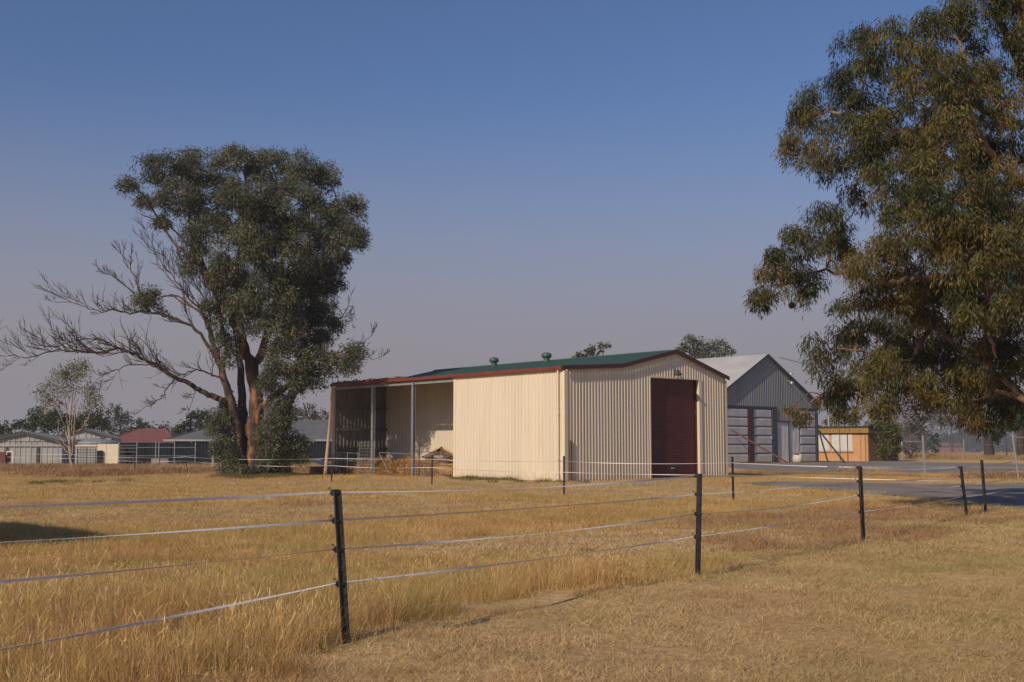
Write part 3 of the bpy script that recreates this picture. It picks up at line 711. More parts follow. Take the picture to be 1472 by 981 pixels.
MB().box((-0.45, -0.45, OH + 0.63), (OW + 0.45, OL + 0.3, OH + 0.8)).build('flat_roof', M['dark'], ob_)
A = OB.copy()
def oy(px):
    k = ray(px, HORIZON); k = k.x / k.y
    return (A.x - k * A.y) / (k * wdir.y - wdir.x)
for p0, p1 in ((1225, 1197), (1192, 1177)):
    y0, y1 = oy(p0), oy(p1)
    wf = MB().box((-0.05, y0 - 0.06, 1.15), (-0.006, y1 + 0.06, 3.1)).build('window', M['white_paint'], ob_)
    MB().box((-0.08, y0, 1.22), (-0.052, (y0 + y1) / 2 - 0.02, 3.02)).build('window_board', M['white_board'], wf)
    MB().box((-0.08, (y0 + y1) / 2 + 0.02, 1.22), (-0.052, y1, 3.02)).build('window_board', M['white_board'], wf)
    MB().box((-0.14, y0 - 0.15, 1.0), (-0.008, y1 + 0.15, 1.12)).build('window_sill', M['orange_wall'], wf)
MB().box((-0.1, oy(1245), 0.05), (-0.02, oy(1245) + 0.1, OH)).build('downpipe', M['ochre'], ob_)
ac = MB().box((0.6, -1.1, 3.15), (1.9, -0.37, 4.0)).build('air_cooler', M['dark'], ob_)
lm = MB()
for k in range(5): lm.box((0.68, -1.13, 3.25 + k * 0.14), (1.82, -1.102, 3.32 + k * 0.14))
lm.build('louvre', M['galv_dull'], ac)

# ------------------------------------------------------------------ buildings beyond the paddock
def gable_shed(name, label, x0, x1, Y, zwall, zapex, xapex, depth, mats, ov=0.25):
    root = thing(name, label, 'shed', (x0, Y, 0))
    w = x1 - x0; xa_ = xapex - x0
    f = lambda t: zwall + (zapex - zwall) * (t / xa_ if t < xa_ else (w - t) / (w - xa_))
    g = MB().ribbed((0, 0), (xa_, 0), lambda t: zwall, f, (0, -1), 0.5, 0.05, 0.1, 0.24)
    g.ribbed((xa_, 0), (w, 0), lambda t: zwall, lambda t: f(t + xa_), (0, -1), 0.5, 0.05, 0.1, 0.24)
    g.build('gable_cladding', mats[0], root)
    MB().ribbed((0, 0.08), (w, 0.08), lambda t: 0, lambda t: zwall + 0.02, (0, -1), 0.5, 0.04, 0.1, 0.2).build('front_wall', mats[1], root)
    MB().box((0, 0.1, 0), (0.06, depth, zwall)).build('side_wall', mats[1], root)
    MB().box((w - 0.06, 0.1, 0), (w, depth, zwall)).build('side_wall', mats[1], root)
    MB().poly([(0.07, depth - 0.1, 0), (w - 0.07, depth - 0.1, 0), (w - 0.07, depth - 0.1, zwall - 0.02), (xa_, depth - 0.1, zapex - 0.02), (0.07, depth - 0.1, zwall - 0.02)], (0, 0.06, 0)).build('rear_wall', mats[1], root)
    MB().slope((-ov, -ov, zwall - 0.03), (-ov, depth, zwall - 0.03), (xa_, -ov, zapex + 0.05), (xa_, depth, zapex + 0.05), nrm(xa_, zapex - zwall), 0.5).build('roof_slope', mats[2], root)
    MB().slope((w + ov, depth, zwall - 0.03), (w + ov, -ov, zwall - 0.03), (xa_, depth, zapex + 0.05), (xa_, -ov, zapex + 0.05), nrm(w - xa_, zwall - zapex), 0.5).build('roof_slope', mats[2], root)
    for a, b in (((-ov, zwall), (xa_, zapex + 0.08)), ((xa_ + 0.003, zapex + 0.08), (w + ov, zwall))):
        MB().poly([(a[0], -ov - 0.05, a[1]), (b[0], -ov - 0.05, b[1]), (b[0], -ov - 0.05, b[1] - 0.22), (a[0], -ov - 0.05, a[1] - 0.22)], (0, 0.04, 0)).build('barge_board', M['dark'], root)
    return root
def X(px, Y): return at(px, HORIZON, Y).x
def Z(py, Y): return at(CX, py, Y).z
YA = 110.0
sa = gable_shed('grey_shed', 'low zinc shed with wide gable and dark bays behind the red cart', X(-30, YA), X(89, YA), YA, Z(641, YA) + 0.4, Z(622.5, YA), X(37, YA), 4, (M['grey_rib'], M['grey_rib'], M['grey_roof']))
for px in (10, 55): MB().box((X(px, YA) - X(-30, YA) - 0.12, -0.02, 0), (X(px, YA) - X(-30, YA) + 0.12, 0.03, 1.65)).build('bay_post', M['dark'], sa)
MB().box((0, -0.06, 1.66), (X(89, YA) - X(-30, YA), 0.02, 1.8)).build('lintel', M['galv'], sa)
YB = 124.0
sb = gable_shed('grey_shed', 'second zinc shed with striped gable behind the slender pale gum', X(74, YB), X(162, YB), YB, Z(630, YB), Z(617, YB), X(119, YB), 2.6, (M['grey_rib'], M['grey_rib'], M['grey_roof']))
MB().box((0, -0.5, Z(632, YB)), (X(162, YB) - X(74, YB), 0.05, Z(630.5, YB))).build('awning', M['galv'], sb)
tk = thing('water_tank', 'dark round corrugated water tank behind the cream panel', 'tank', (X(132, 116), 117.5, 0))
prof = []
for k in range(14): prof += [(2.0, k * 0.145), (2.05, k * 0.145 + 0.07)]
MB().lathe((0, 0, 0), prof + [(1.95, 2.1), (1.2, 2.35), (0.1, 2.5)], 24).build('tank_body', M['galv_dull'], tk)
MB().lathe((0.6, -0.4, 2.3), [(0.25, 0), (0.25, 0.15), (0.02, 0.18)], 10).build('tank_lid', M['dark'], tk)
YC = 107.0
cp = thing('cream_shelter', 'cream panelled shelter wall with grey sheet front beside navy fence', 'shelter', (X(108, YC), YC, 0))
cw = X(170.5, YC) - X(108, YC); cj = X(140, YC) - X(108, YC)
for p0, p1 in ((140, 153), (153.2, 170.5)):
    MB().box((X(p0, YC) - X(108, YC), 0, 0.02), (X(p1, YC) - X(108, YC) - 0.02, 0.1, Z(638.5, YC))).build('wall_panel', M['cream_plain'], cp)
MB().ribbed((0, 0.05), (cj - 0.02, 0.05), lambda t: 0, lambda t: Z(642, YC), (0, -1), 0.3).build('sheet_front', M['grey_rib'], cp)
MB().box((0, -0.05, Z(642, YC)), (cj - 0.01, 0.12, Z(640, YC))).build('top_rail', M['cream_plain'], cp)
MB().box((0.0, 0.15, 0), (cw, 3.0, Z(642, YC) - 0.1)).build('shelter_box', M['grey_rib'], cp)
MB().box((cw - 0.02, -0.08, 0), (cw + 0.12, 0.14, Z(637.5, YC))).build('corner_post', M['concrete'], cp)
MB().box((cj + 0.05, -0.25, 0), (X(148, YC) - X(108, YC), -0.05, Z(648, YC))).build('dark_hatch', M['navy'], cp)
pn = thing('steel_gate', 'dark pipe gate with rails before the cream shelter', 'gate', (X(112, 103), 103, 0))
gw = X(138, 103) - X(112, 103)
for k in range(6): MB().tube([(0, 0, 0.25 + k * 0.22), (gw, 0, 0.25 + k * 0.22)], 0.025, 6).build('rail', M['dark'], pn)
for x in (0, gw * 0.5, gw): MB().tube([(x, 0, 0), (x, 0, 1.5)], 0.035, 6).build('upright', M['dark'], pn)
rc = thing('red_cart', 'small dull red cart with white frame standing before the zinc shed', 'cart', (X(-6, 106), 106, 0))
MB().box((0, 0, 0.25), (X(8, 106) - X(-6, 106), 1.2, Z(650, 106))).build('cart_body', pmat('cart_red', (0.16, 0.03, 0.025), (0.11, 0.02, 0.02), 3, 0.6), rc)
for k in (0.2, 0.75): MB().lathe((k, -0.06, 0.22), [(0.05, 0), (0.22, 0), (0.22, 0.1), (0.05, 0.1)], 12, 'y').build('wheel', M['dark'], rc)
fx0, fx1 = X(10, 106) - X(-6, 106), X(19, 106) - X(-6, 106)
MB().bar((fx1, 0, 0), (fx1, 0, Z(649.5, 106)), 0.07).bar((fx0, 0, Z(649.5, 106)), (fx1 + 0.03, 0, Z(649.5, 106)), 0.1).bar((fx0, 0, 0.9), (fx0, 0, Z(650, 106)), 0.06).build('white_frame', M['white_paint'], rc)

def hip_house(name, label, x0, x1, Y, depth, zw, zr, wallm, roofm, ridge_in, eave=0.5, cat='house'):
    root = thing(name, label, cat, (x0, Y, 0))
    w = x1 - x0
    MB().box((0, 0, 0), (w, depth, zw)).build('house_wall', wallm, root)
    a, b, c, d = (-eave, -eave, zw), (w + eave, -eave, zw), (w + eave, depth + eave, zw), (-eave, depth + eave, zw)
    r0, r1 = (ridge_in, depth / 2, zr), (w - ridge_in, depth / 2, zr)
    MB().add([a, b, c, d, r0, r1], [(0, 1, 5, 4), (1, 2, 5), (2, 3, 4, 5), (3, 0, 4), (3, 2, 1, 0)]).build('hip_roof', roofm, root)
    MB().box((-eave - 0.03, -eave - 0.06, zw - 0.14), (w + eave + 0.03, -eave - 0.005, zw + 0.04)).build('gutter', M['galv'], root)
    for (p, q) in ((a, r0), (b, r1)):
        MB().bar(Vector(p) + Vector((0, 0, 0.03)), Vector(q) + Vector((0, 0, 0.03)), 0.12, 0.06).build('hip_cap', M['grey_roof_light'] if roofm is not M['red_roof'] else M['red_roof'], root)
    return root, w
YR = 140.0
rh, w = hip_house('brick_house', 'brick house with dull red hip roof beyond the navy fence', X(150, YR), X(250, YR), YR, 10, Z(638.5, YR), Z(621.5, YR) + 0.5, M['brick'], M['red_roof'], 2.5)
for k in (1.0, 4.2): 
    wf = MB().box((k, -0.04, 0.8), (k + 1.6, 0.03, 1.8)).build('window', M['white_paint'], rh)
    MB().box((k + 0.06, -0.06, 0.86), (k + 1.54, -0.042, 1.74)).build('pane', M['glass'], wf)
MB().tube([(w - 1.3, 3, Z(625, YR)), (w - 1.3, 3, Z(612, YR) + 0.4)], 0.05, 6).bar((w - 1.9, 3, Z(613, YR) + 0.3), (w - 0.7, 3, Z(613, YR) + 0.3), 0.04).build('aerial', M['galv'], rh)
YG = 119.0
gh, w = hip_house('grey_house', 'long charcoal house with pale grey hip roof behind the big gum', X(250, YG), X(530, YG), YG, 12, Z(632.5, YG), Z(602, YG), M['dark_wall'], M['grey_roof_light'], 5.0, 0.8)
for px in (251, 278, 305, 452): MB().box((X(px, YG) - X(250, YG) - 0.05, -0.78, 0), (X(px, YG) - X(250, YG) + 0.05, -0.68, Z(633.5, YG))).build('veranda_post', M['galv'], gh)
for k in range(3):
    x = 1.6 + k * 2.3
    wf = MB().box((x, -0.05, 0.9), (x + 1.3, 0.02, 2.0)).build('window', M['brick'], gh)
    MB().box((x + 0.06, -0.07, 0.96), (x + 1.24, -0.052, 1.94)).build('pane', M['glass'], wf)
x = X(440, YG) - X(250, YG)
MB().bar((x - 2.2, -0.8, Z(632, YG) + 0.05), (x + 0.2, 5.2, Z(609, YG)), 0.12, 0.05).build('roof_valley', M['grey_roof'], gh)
# navy sheet fence, one panel per bay, with pipe rails on posts before it
YN = 109.0
nf = thing('navy_fence', 'long dark navy sheet fence behind the pale horse yard rails', 'fence', (X(171, YN), YN, 0))
xs = [0.0]
wtot = X(478, YN) - X(171, YN)
while xs[-1] < wtot - 0.1: xs.append(min(xs[-1] + 2.4, wtot))
for a, b in zip(xs[:-1], xs[1:]):
    MB().ribbed((a + 0.02, 0), (b - 0.02, 0), lambda t: 0.05, lambda t: Z(637.5, YN), (0, -1), 0.3, 0.03, 0.1, 0.16).build('fence_panel', M['navy'], nf)
    MB().box((a - 0.03, -0.05, 0), (a + 0.018, 0.03, Z(637, YN))).build('fence_post', M['navy'], nf)
MB().box((0, -0.03, Z(637.5, YN)), (wtot, 0.03, Z(636.6, YN))).build('top_rail', M['navy'], nf)
YP = 105.0
hy = thing('horse_yard', 'pale galvanised pipe yard standing before the navy fence', 'fence', (X(171, YP), YP, 0))
pxs = (171, 197, 224, 228.5, 251, 281)
for px in pxs: MB().tube([(X(px, YP) - X(171, YP), 0, 0), (X(px, YP) - X(171, YP), 0, Z(636, YP) + 0.05)], 0.045, 8).build('upright', M['galv_dull'], hy)
for i, (a, b) in enumerate(zip(pxs[:-1], pxs[1:])):
    for py in ((640.5, 644.5, 650, 655.5, 660) if i == 0 else (643.5, 655.5)):
        MB().tube([(X(a, YP) - X(171, YP), 0, Z(py, YP)), (X(b, YP) - X(171, YP), 0, Z(py, YP))], 0.02, 6).build('rail', M['galv_dull'], hy)
for px in (231, 237, 226): 
    pass
for i, px in enumerate((224, 237)):
    cb = thing('concrete_block', ('pale concrete block at the foot of the yard rails', 'second pale concrete block beside the yard rails, nearer the house')[i], 'block', (X(px, 104), 104, 0), 0.2)
    MB().add([(-.35, -.3, 0), (.35, -.3, 0), (.35, .3, 0), (-.35, .3, 0), (-.32, -.27, .62), (.32, -.27, .6), (.32, .27, .6), (-.32, .27, .62)], [(4, 5, 6, 7), (0, 1, 5, 4), (1, 2, 6, 5), (2, 3, 7, 6), (3, 0, 4, 7)]).build('block_body', M['concrete'], cb)
wp = thing('white_post', 'short white post standing beside the big gum', 'post', ground(306, 675))
MB().box((-0.07, -0.07, -0.1), (0.07, 0.07, at(306, 633, ground(306, 675).y).z)).build('post_shaft', M['concrete'], wp)
MB().box((-0.085, -0.085, at(306, 633, ground(306, 675).y).z), (0.085, 0.085, at(306, 633, ground(306, 675).y).z + 0.05)).build('post_cap', M['concrete'], wp)
sl = thing('sleeper', 'short grey timber sleeper lying near the white post', 'timber', ground(262, 674))
MB().box((-0.9, -0.12, 0), (0.9, 0.12, 0.2)).build('sleeper_beam', M['timber'], sl)

# far things on the other side
YF = 300.0
fb = thing('far_brick_house', 'far red brick house beyond the pale field', 'house', (X(1352, YF), YF, 0))
fw = X(1386, YF) - X(1352, YF)
MB().box((0, 0, 0), (fw, 6, 1.9)).build('house_wall', M['brick'], fb)
MB().add([(-.4, -.4, 1.9), (fw + .4, -.4, 1.9), (fw + .4, 6.4, 1.9), (-.4, 6.4, 1.9), (1.3, 3, 2.7), (fw - 1.3, 3, 2.7)], [(0, 1, 5, 4), (1, 2, 5), (2, 3, 4, 5), (3, 0, 4), (3, 2, 1, 0)]).build('hip_roof', M['brick'], fb)
pp = thing('power_pole', 'white power pole with crossarm behind the orange building', 'pole', (X(1192, 165), 165, 0))
MB().tube([(0, 0, 0), (0, 0, Z(583, 165))], 0.17, 8).build('pole_shaft', M['galv'], pp)
MB().box((-1.1, -0.06, Z(590, 165)), (1.1, 0.06, Z(588.5, 165))).build('crossarm', M['old_wood'], pp)
pp = thing('power_pole', 'second power pole above the olive bush', 'pole', (X(1272, 175), 175, 0))
MB().tube([(0, 0, 0), (0, 0, Z(575, 175))], 0.17, 8).build('pole_shaft', M['galv'], pp)
MB().box((-1.1, -0.06, Z(584, 175)), (1.1, 0.06, Z(582, 175))).build('crossarm', M['old_wood'], pp)
for i, (pa, pb) in enumerate((((1192, 588, 165), (1272, 582, 175)), ((1272, 582, 175), (1560, 590, 190)))):
    pl = MB()
    for off in (-0.9, 0.0, 0.9):
        a, b = at(*pa) + Vector((off, 0, 0.1)), at(*pb) + Vector((off, 0, 0.1))
        pl.tube([a.lerp(b, t) - Vector((0, 0, 0.35 * 4 * t * (1 - t))) for t in np.linspace(0, 1, 9)], 0.035, 4, False)
    o = pl.build('power_line', M['galv'], origin=tuple(at(*pa)))
    tag(o, ('short span of power wires between the two poles', 'long span of power wires running out behind the tree')[i], 'wires')
sv = MB().tube([at(1120, 514, 121), at(1180, 529, 128), at(1272, 583, 174)], 0.03, 4, False)
o = sv.build('service_wire', M['dark'], origin=tuple(at(1120, 514, 121))); tag(o, 'thin wire running from the hangar peak towards the trees', 'wire')

# galvanised yard fence by the road
cf = thing('wire_fence', 'galvanised pipe post fence with wires beside the road', 'fence', ground(1330, 683))
c0 = ground(1330, 683); cl = []
for px, py, tx, ty in ((1330, 683, 1326.5, 627), (1465, 691, 1455.5, 627), (1620, 700, 1606, 630)):
    b = ground(px, py); t = at(tx, ty, b.y); cl.append((b, t))
    MB().tube([b - c0 - Vector((0, 0, 0.1)), t - c0], 0.045, 8).build('fence_post', M['galv'], cf)
    MB().lathe(t - c0, [(0.055, -0.03), (0.055, 0.03), (0.02, 0.05)], 8).build('post_cap', M['galv'], cf)
for (b0, t0), (b1, t1) in zip(cl[:-1], cl[1:]):
    for k in (0.3, 0.55, 0.8): 
        MB().tube([b0.lerp(t0, k) - c0, b1.lerp(t1, k) - c0], 0.006, 4).build('fence_wire', M['galv'], cf)
MB().tube([cl[1][0].lerp(cl[1][1], 0.97) - c0, cl[2][0].lerp(cl[2][1], 0.97) - c0], 0.03, 6).build('top_rail', M['galv'], cf)
ff = thing('pipe_fence', 'far pipe fence with top rail beyond the road near the grey bush', 'fence', (X(1268, 150), 150, 0))
fp = ((1268, 633, 150), (1296.5, 632, 150), (1327, 632, 150))
for px, ty, Y in fp: MB().tube([(X(px, Y) - X(1268, 150), 0, 0), (X(px, Y) - X(1268, 150), 0, Z(ty, Y))], 0.11, 8).build('fence_post', M['galv'], ff)
MB().tube([(0, 0, Z(635, 150)), (X(1327, 150) - X(1268, 150), 0, Z(635, 150))], 0.06, 6).build('top_rail', M['galv'], ff)
MB().tube([(X(1327, 150) - X(1268, 150), 0, Z(650, 150)), (X(1345, 150) - X(1268, 150), 0, Z(655, 150))], 0.07, 6).build('stay', M['rust_steel'], ff)
for i, px in enumerate((1385.5, 1447)):
    p = thing('steel_post', ('thin grey post in the pale field beyond the road', 'thin grey post beside the forked tree trunk')[i], 'post', (X(px, 155), 155, 0))
    MB().tube([(0, 0, 0), (0, 0, Z(632, 155))], 0.09, 8).build('post_shaft', M['galv'], p)
    MB().lathe((0, 0, Z(632, 155)), [(0.12, -0.04), (0.12, 0.05), (0.03, 0.08)], 8).build('post_cap', M['galv'], p)
pr = thing('thin_post', 'tall thin brown post with a small box before the orange building', 'post', ground(1208, 664.8))
MB().tube([(0, 0, 0), (0, 0, 6.2)], 0.05, 6).build('post_shaft', M['rust_steel'], pr)
MB().box((-0.1, -0.1, 6.205), (0.1, 0.1, 6.5)).build('signal_box', M['dark'], pr)
pr = thing('thin_post', 'short thin brown post before the white boarded window', 'post', ground(1219, 664.8))
MB().tube([(0, 0, 0), (0, 0, 2.9)], 0.06, 6).build('post_shaft', M['rust_steel'], pr)
MB().lathe((0, 0, 2.9), [(0.075, -0.04), (0.075, 0.04), (0.02, 0.06)], 8).build('post_cap', M['dark'], pr)

# ------------------------------------------------------------------ electric fences
def picket_mesh():
    mb = MB()
    pts = []
    for k in range(3):
        a = R(90 + 120 * k)
        d = Vector((math.cos(a), math.sin(a))); s = Vector((-d.y, d.x))
        e = R(90 + 120 * k - 60)
        pts += [Vector((math.cos(e), math.sin(e))) * 0.012, d * 0.038 - s * 0.007, d * 0.038 + s * 0.007]
    mb.poly([(p.x, p.y, -0.15) for p in pts][::-1], (0, 0, 1.41))
    mb.box((-0.008, -0.03, 1.2605), (0.008, 0.02, 1.268))
    return mb
picket = picket_mesh().build('post', M['pic_post']).data
bpy.data.objects.remove(bpy.data.objects['post'])
def insulator_mesh():
    mb = MB().box((-0.058, -0.022, -0.04), (-0.02, 0.022, 0.04)).box((-0.02, -0.03, -0.016), (0.03, 0.03, 0.016))
    mb.lathe((-0.075, 0, 0), [(0.012, 0.0), (0.024, 0.006), (0.024, 0.018), (0.014, 0.028)], 10, 'x').bar((-0.09, 0, -0.012), (-0.03, 0, -0.012), 0.016)
    mb.tube([(-0.075, 0, 0.02), (-0.1, 0, 0.04), (-0.112, 0, 0.06), (-0.098, 0, 0.072), (-0.08, 0, 0.055)], 0.006, 5)
    return mb
insul = insulator_mesh().build('insulator', M['insulator']).data
bpy.data.objects.remove(bpy.data.objects['insulator'])

def tape(name, root, pts, sag, w, twist=1.5, thick=0.002, phase=0.0):
    mb = MB(); ring = []
    for i in range(len(pts) - 1):
        a, b = Vector(pts[i]), Vector(pts[i + 1]); n = 26
        for k in range(n + (1 if i == len(pts) - 2 else 0)):
            t = k / n
            p = a.lerp(b, t) - Vector((0, 0, 4 * sag[i] * t * (1 - t)))
            d = (b - a).normalized(); side = d.cross(Vector((0, 0, 1))).normalized()
            ang = -0.15 + 1.25 * math.sin(1.0 + phase * 5 + twist * 2.6 * (i + t)) + 0.2 * math.sin(9 * t + i)
            u = (Vector((0, 0, 1)) * math.cos(ang) + side * math.sin(ang)) * w / 2
            v = (Vector((0, 0, 1)) * -math.sin(ang) + side * math.cos(ang)) * thick / 2
            ring.append((p - u - v, p + u - v, p + u + v, p - u + v))
    for r in ring: mb.v += [tuple(q) for q in r]
    for i in range(len(ring) - 1):
        for k in range(4): mb.f.append((4 * i + k, 4 * i + (k + 1) % 4, 4 * i + 4 + (k + 1) % 4, 4 * i + 4 + k))
    return mb.build(name, M['tape'], root)

def electric_fence(label, posts, fracs, ghosts_before, ghosts_after, w, insul_dir, group=None, sags=0.03, lift=None):
    """posts: (base px, base py, top px, top py)"""
    b0 = ground(posts[0][0], posts[0][1])
    root = thing('electric_fence', label, 'fence', b0)
    ax = []
    for (bx, by, tx, ty) in posts:
        b = ground(bx, by); b.z = float(bumps(b.x, b.y)); t = at(tx, ty, b.y)
        ax.append((b, t))
        d = t - b
        po = link_mesh('post', picket, None, root)
        po.location = b - b0
        po.rotation_mode = 'QUATERNION'
        q = d.to_track_quat('Z', 'Y')
        po.rotation_quaternion = q
        po.scale = (1, 1, d.length / 1.26)
        for f in fracs:
            io = link_mesh('insulator', insul, None, po)
            io.location = (0, 0, 1.26 * f)
            io.scale = (0.85, 0.85, 0.65)
            # turn the insulator's arm towards insul_dir whatever way the post's own axes lie
            loc = q.inverted() @ Vector((insul_dir[0], insul_dir[1], 0))
            io.rotation_euler = (0, 0, math.atan2(-loc.y, -loc.x))
    allp = [(Vector(b), Vector(t)) for b, t in ghosts_before] + ax + [(Vector(b), Vector(t)) for b, t in ghosts_after]
    off = Vector((insul_dir[0], insul_dir[1], 0)).normalized() * 0.07
    for i, f in enumerate(fracs):
        pts = [b.lerp(t, f) - b0 + off for b, t in allp]
        if lift: pts[0].z += lift[i]
        tape('tape', root, pts, [sags * (1 + 0.5 * math.sin(3.1 * i + k)) for k in range(len(pts) - 1)], w, 1.1 + 0.35 * i, phase=0.3 * i)
    return root, ax
P1 = [(497, 926, 484, 705), (1003.5, 829, 1006, 682), (1241, 778, 1236, 671), (1389.5, 742, 1381, 671)]
b1, b2 = ground(497, 926), ground(1003.5, 829)
stepv = (b2 - b1)
prev = b1 - stepv * 1.0
pv = (prev, prev + Vector((0, 0, 1.24)))
nb = ground(1389.5, 742); nx_ = nb + (nb - ground(1241, 778)).normalized() * 7
idir = (-0.81, 0.59)
ef1, ax1 = electric_fence('near electric fence of black steel pickets with four white tapes', P1, (0.985, 0.80, 0.61, 0.385), [pv], [(nx_, nx_ + Vector((0, 0, 1.2)))], 0.019, idir, sags=0.035, lift=(0.082, 0.10, 0.082, -0.2))
P2 = [(105, 672, 105, 651), (194, 676, 194, 655), (268, 676.5, 268.5, 654), (365, 687, 365, 657), (476.5, 693, 477.5, 654), (621, 698, 621.5, 655), (811, 713.5, 811, 656), (1054, 722, 1052.5, 657), (1417, 738, 1411, 662)]
f0 = ground(0, 668.5)
f0 = (f0, f0 + Vector((0, 0, 1.25)))
ef2, ax2 = electric_fence('far electric fence of thin black pickets with two white tapes before the shed', P2, (0.87, 0.60), [f0], [], 0.019, (-0.6, -0.8), sags=0.04)

# ------------------------------------------------------------------ trees
def curve_pts(ctrl, n=6):
    """smooth polyline through control points (Catmull-Rom)"""
    c = [Vector(p) for p in ctrl]
    c = [c[0] * 2 - c[1]] + c + [c[-1] * 2 - c[-2]]
    out = []
    for i in range(1, len(c) - 2):
        p0, p1, p2, p3 = c[i - 1], c[i], c[i + 1], c[i + 2]
        for k in range(n):
            t = k / n
            out.append(0.5 * ((2 * p1) + (p2 - p0) * t + (2 * p0 - 5 * p1 + 4 * p2 - p3) * t * t + (3 * p1 - p0 - 3 * p2 + p3) * t ** 3))
    out.append(c[-2])
    return out

def wobble(pts, amt):
    return [p + Vector(rng.normal(0, amt, 3).tolist()) if 0 < i < len(pts) - 1 else p for i, p in enumerate(pts)]

def limb(mb, ctrl, r0, r1, n=5, sides=7, wob=0.0, power=0.8):
    pts = curve_pts(ctrl, n)
    if wob: pts = wobble(pts, wob)
    m = len(pts) - 1
    mb.tube(pts, [r0 + (r1 - r0) * (i / m) ** power for i in range(m + 1)], sides)
    return pts

def leaves(centres, per, spread, length, width, droop, tint_base, jitter=0.18):
    """leaf quads round the clump centres; droop 0..1 makes leaves hang"""
    C = np.repeat(np.asarray(centres), per, 0); n = len(C)
    P = C + rng.normal(0, 1, (n, 3)) * np.asarray(spread)
    d = rng.normal(0, 1, (n, 3)); d /= np.linalg.norm(d, axis=1, keepdims=True)
    d = d * (1 - droop) + np.array([0, 0, -1.0]) * droop
    d /= np.linalg.norm(d, axis=1, keepdims=True)
    s = np.cross(d, rng.normal(0, 1, (n, 3))); s /= np.linalg.norm(s, axis=1, keepdims=True) + 1e-9
    L = length * rng.uniform(0.6, 1.3, (n, 1)); Wd = width * rng.uniform(0.7, 1.3, (n, 1))
    V = np.stack([P, P + d * L * 0.45 + s * Wd / 2, P + d * L, P + d * L * 0.45 - s * Wd / 2], 1)
    t = np.repeat(np.asarray(tint_base), per) + rng.normal(0, jitter, n)
    return V, np.clip(t, 0, 1)

def dome_leaves(centres, per, rx, rz, length, width, droop, tint_base, jitter=0.16):
    """leaf quads gathered in domed clumps: thick over the top and sides, open below, with hanging tips"""
    n0 = len(centres); C = np.repeat(np.asarray(centres), per, 0); n = len(C)
    size = np.repeat(rng.uniform(0.6, 1.25, n0), per)[:, None]
    d = rng.normal(0, 1, (n, 3)); d[:, 2] = np.abs(d[:, 2]) * 1.2 - 0.55; d /= np.linalg.norm(d, axis=1, keepdims=True)
    rr = rng.uniform(0.15, 1, (n, 1)) ** 0.45
    lump = 1 + 0.22 * np.sin(7 * d[:, :1] + C[:, :1] * 9) * np.cos(6 * d[:, 1:2] + C[:, 2:3] * 7)
    P = C + d * rr * lump * size * np.array([rx, rx, rz])
    P[:, 2] -= rng.exponential(0.12, n) * rz
    a = rng.normal(0, 1, (n, 3)); a /= np.linalg.norm(a, axis=1, keepdims=True)
    a = a * (1 - droop) + (d * 0.35 + np.array([0, 0, -1.0])) * droop
    a /= np.linalg.norm(a, axis=1, keepdims=True)
    s_ = np.cross(a, rng.normal(0, 1, (n, 3))); s_ /= np.linalg.norm(s_, axis=1, keepdims=True) + 1e-9
    L = length * rng.uniform(0.5, 1.4, (n, 1)); Wd = width * rng.uniform(0.6, 1.3, (n, 1))
    V = np.stack([P, P + a * L * 0.45 + s_ * Wd / 2, P + a * L, P + a * L * 0.45 - s_ * Wd / 2], 1)
    t = np.repeat(np.asarray(tint_base), per) + rng.normal(0, jitter, n)
    return V, np.clip(t, 0, 1)

def crown_points(c, rad, n, shell=0.45):
    d = rng.normal(0, 1, (n, 3)); d /= np.linalg.norm(d, axis=1, keepdims=True)
    q = (shell + (1 - shell) * rng.uniform(0, 1, (n, 1))) ** 0.7
    return np.asarray(c) + d * q * np.asarray(rad)

def nearest_on(lines, p, prefer_below=True):
    best, bd = None, 1e9
    for pts in lines:
        for q in pts:
            d = (q - p).length + (0.8 * max(0, q.z - p.z) if prefer_below else 0)
            if d < bd: bd, best = d, q
    return best

# ---- the big river gum beside the shed
DG = 68.0
gum_base = ground(364, 684); DG = gum_base.y
gum = thing('gum_tree', 'big river gum with broad grey green crown and bare dead limbs beside shed', 'tree', gum_base)
def GP(px, py, dy=0.0):
    return at(px, py, DG + dy) - gum_base
trunk = MB(); lines = []
def stem(mb, pts, r0, r1, **k):
    q = limb(mb, [GP(*p) for p in pts], r0, r1, **k); lines.append(q); return q
stem(trunk, [(368, 690, 0), (370, 655, -0.2), (366, 620, -0.2), (368, 585, 0), (364, 545, 0.2), (352, 500, 0), (343, 450, -0.4), (342, 390, -0.2), (350, 310, 0.2), (352, 250, 0.2)], 0.62, 0.07, sides=12, wob=0.05)
stem(trunk, [(366, 600, -0.1), (385, 578, -0.4), (412, 556, -0.8), (440, 535, -1.0), (470, 515, -1.4), (505, 500, -1.8)], 0.27, 0.04, sides=9, wob=0.04)
stem(trunk, [(362, 545, 0.2), (378, 500, 0.6), (396, 440, 1.0), (405, 380, 1.2), (402, 310, 1.4), (395, 250, 1.5)], 0.3, 0.06, sides=9, wob=0.05)
stem(trunk, [(352, 500, 0), (330, 455, 0.3), (305, 410, 0.2), (285, 360, 0), (270, 300, 0.1), (260, 250, 0)], 0.24, 0.05, sides=8, wob=0.05)
trunk.build('trunk', M['bark_orange'], gum, smooth=True)
tk2 = MB()
stem(tk2, [(349, 688, 0.5), (351, 650, 0.5), (350, 610, 0.6), (348, 570, 0.7), (344, 520, 0.9), (338, 470, 1.0), (330, 420, 1.2)], 0.42, 0.1, sides=10, wob=0.03)
stem(tk2, [(392, 690, 0.8), (400, 650, 0.8), (408, 610, 0.9), (418, 570, 1.2), (432, 520, 1.6), (446, 460, 2.0), (458, 390, 2.2), (475, 330, 2.2), (488, 295, 2.0)], 0.42, 0.06, sides=10, wob=0.05)
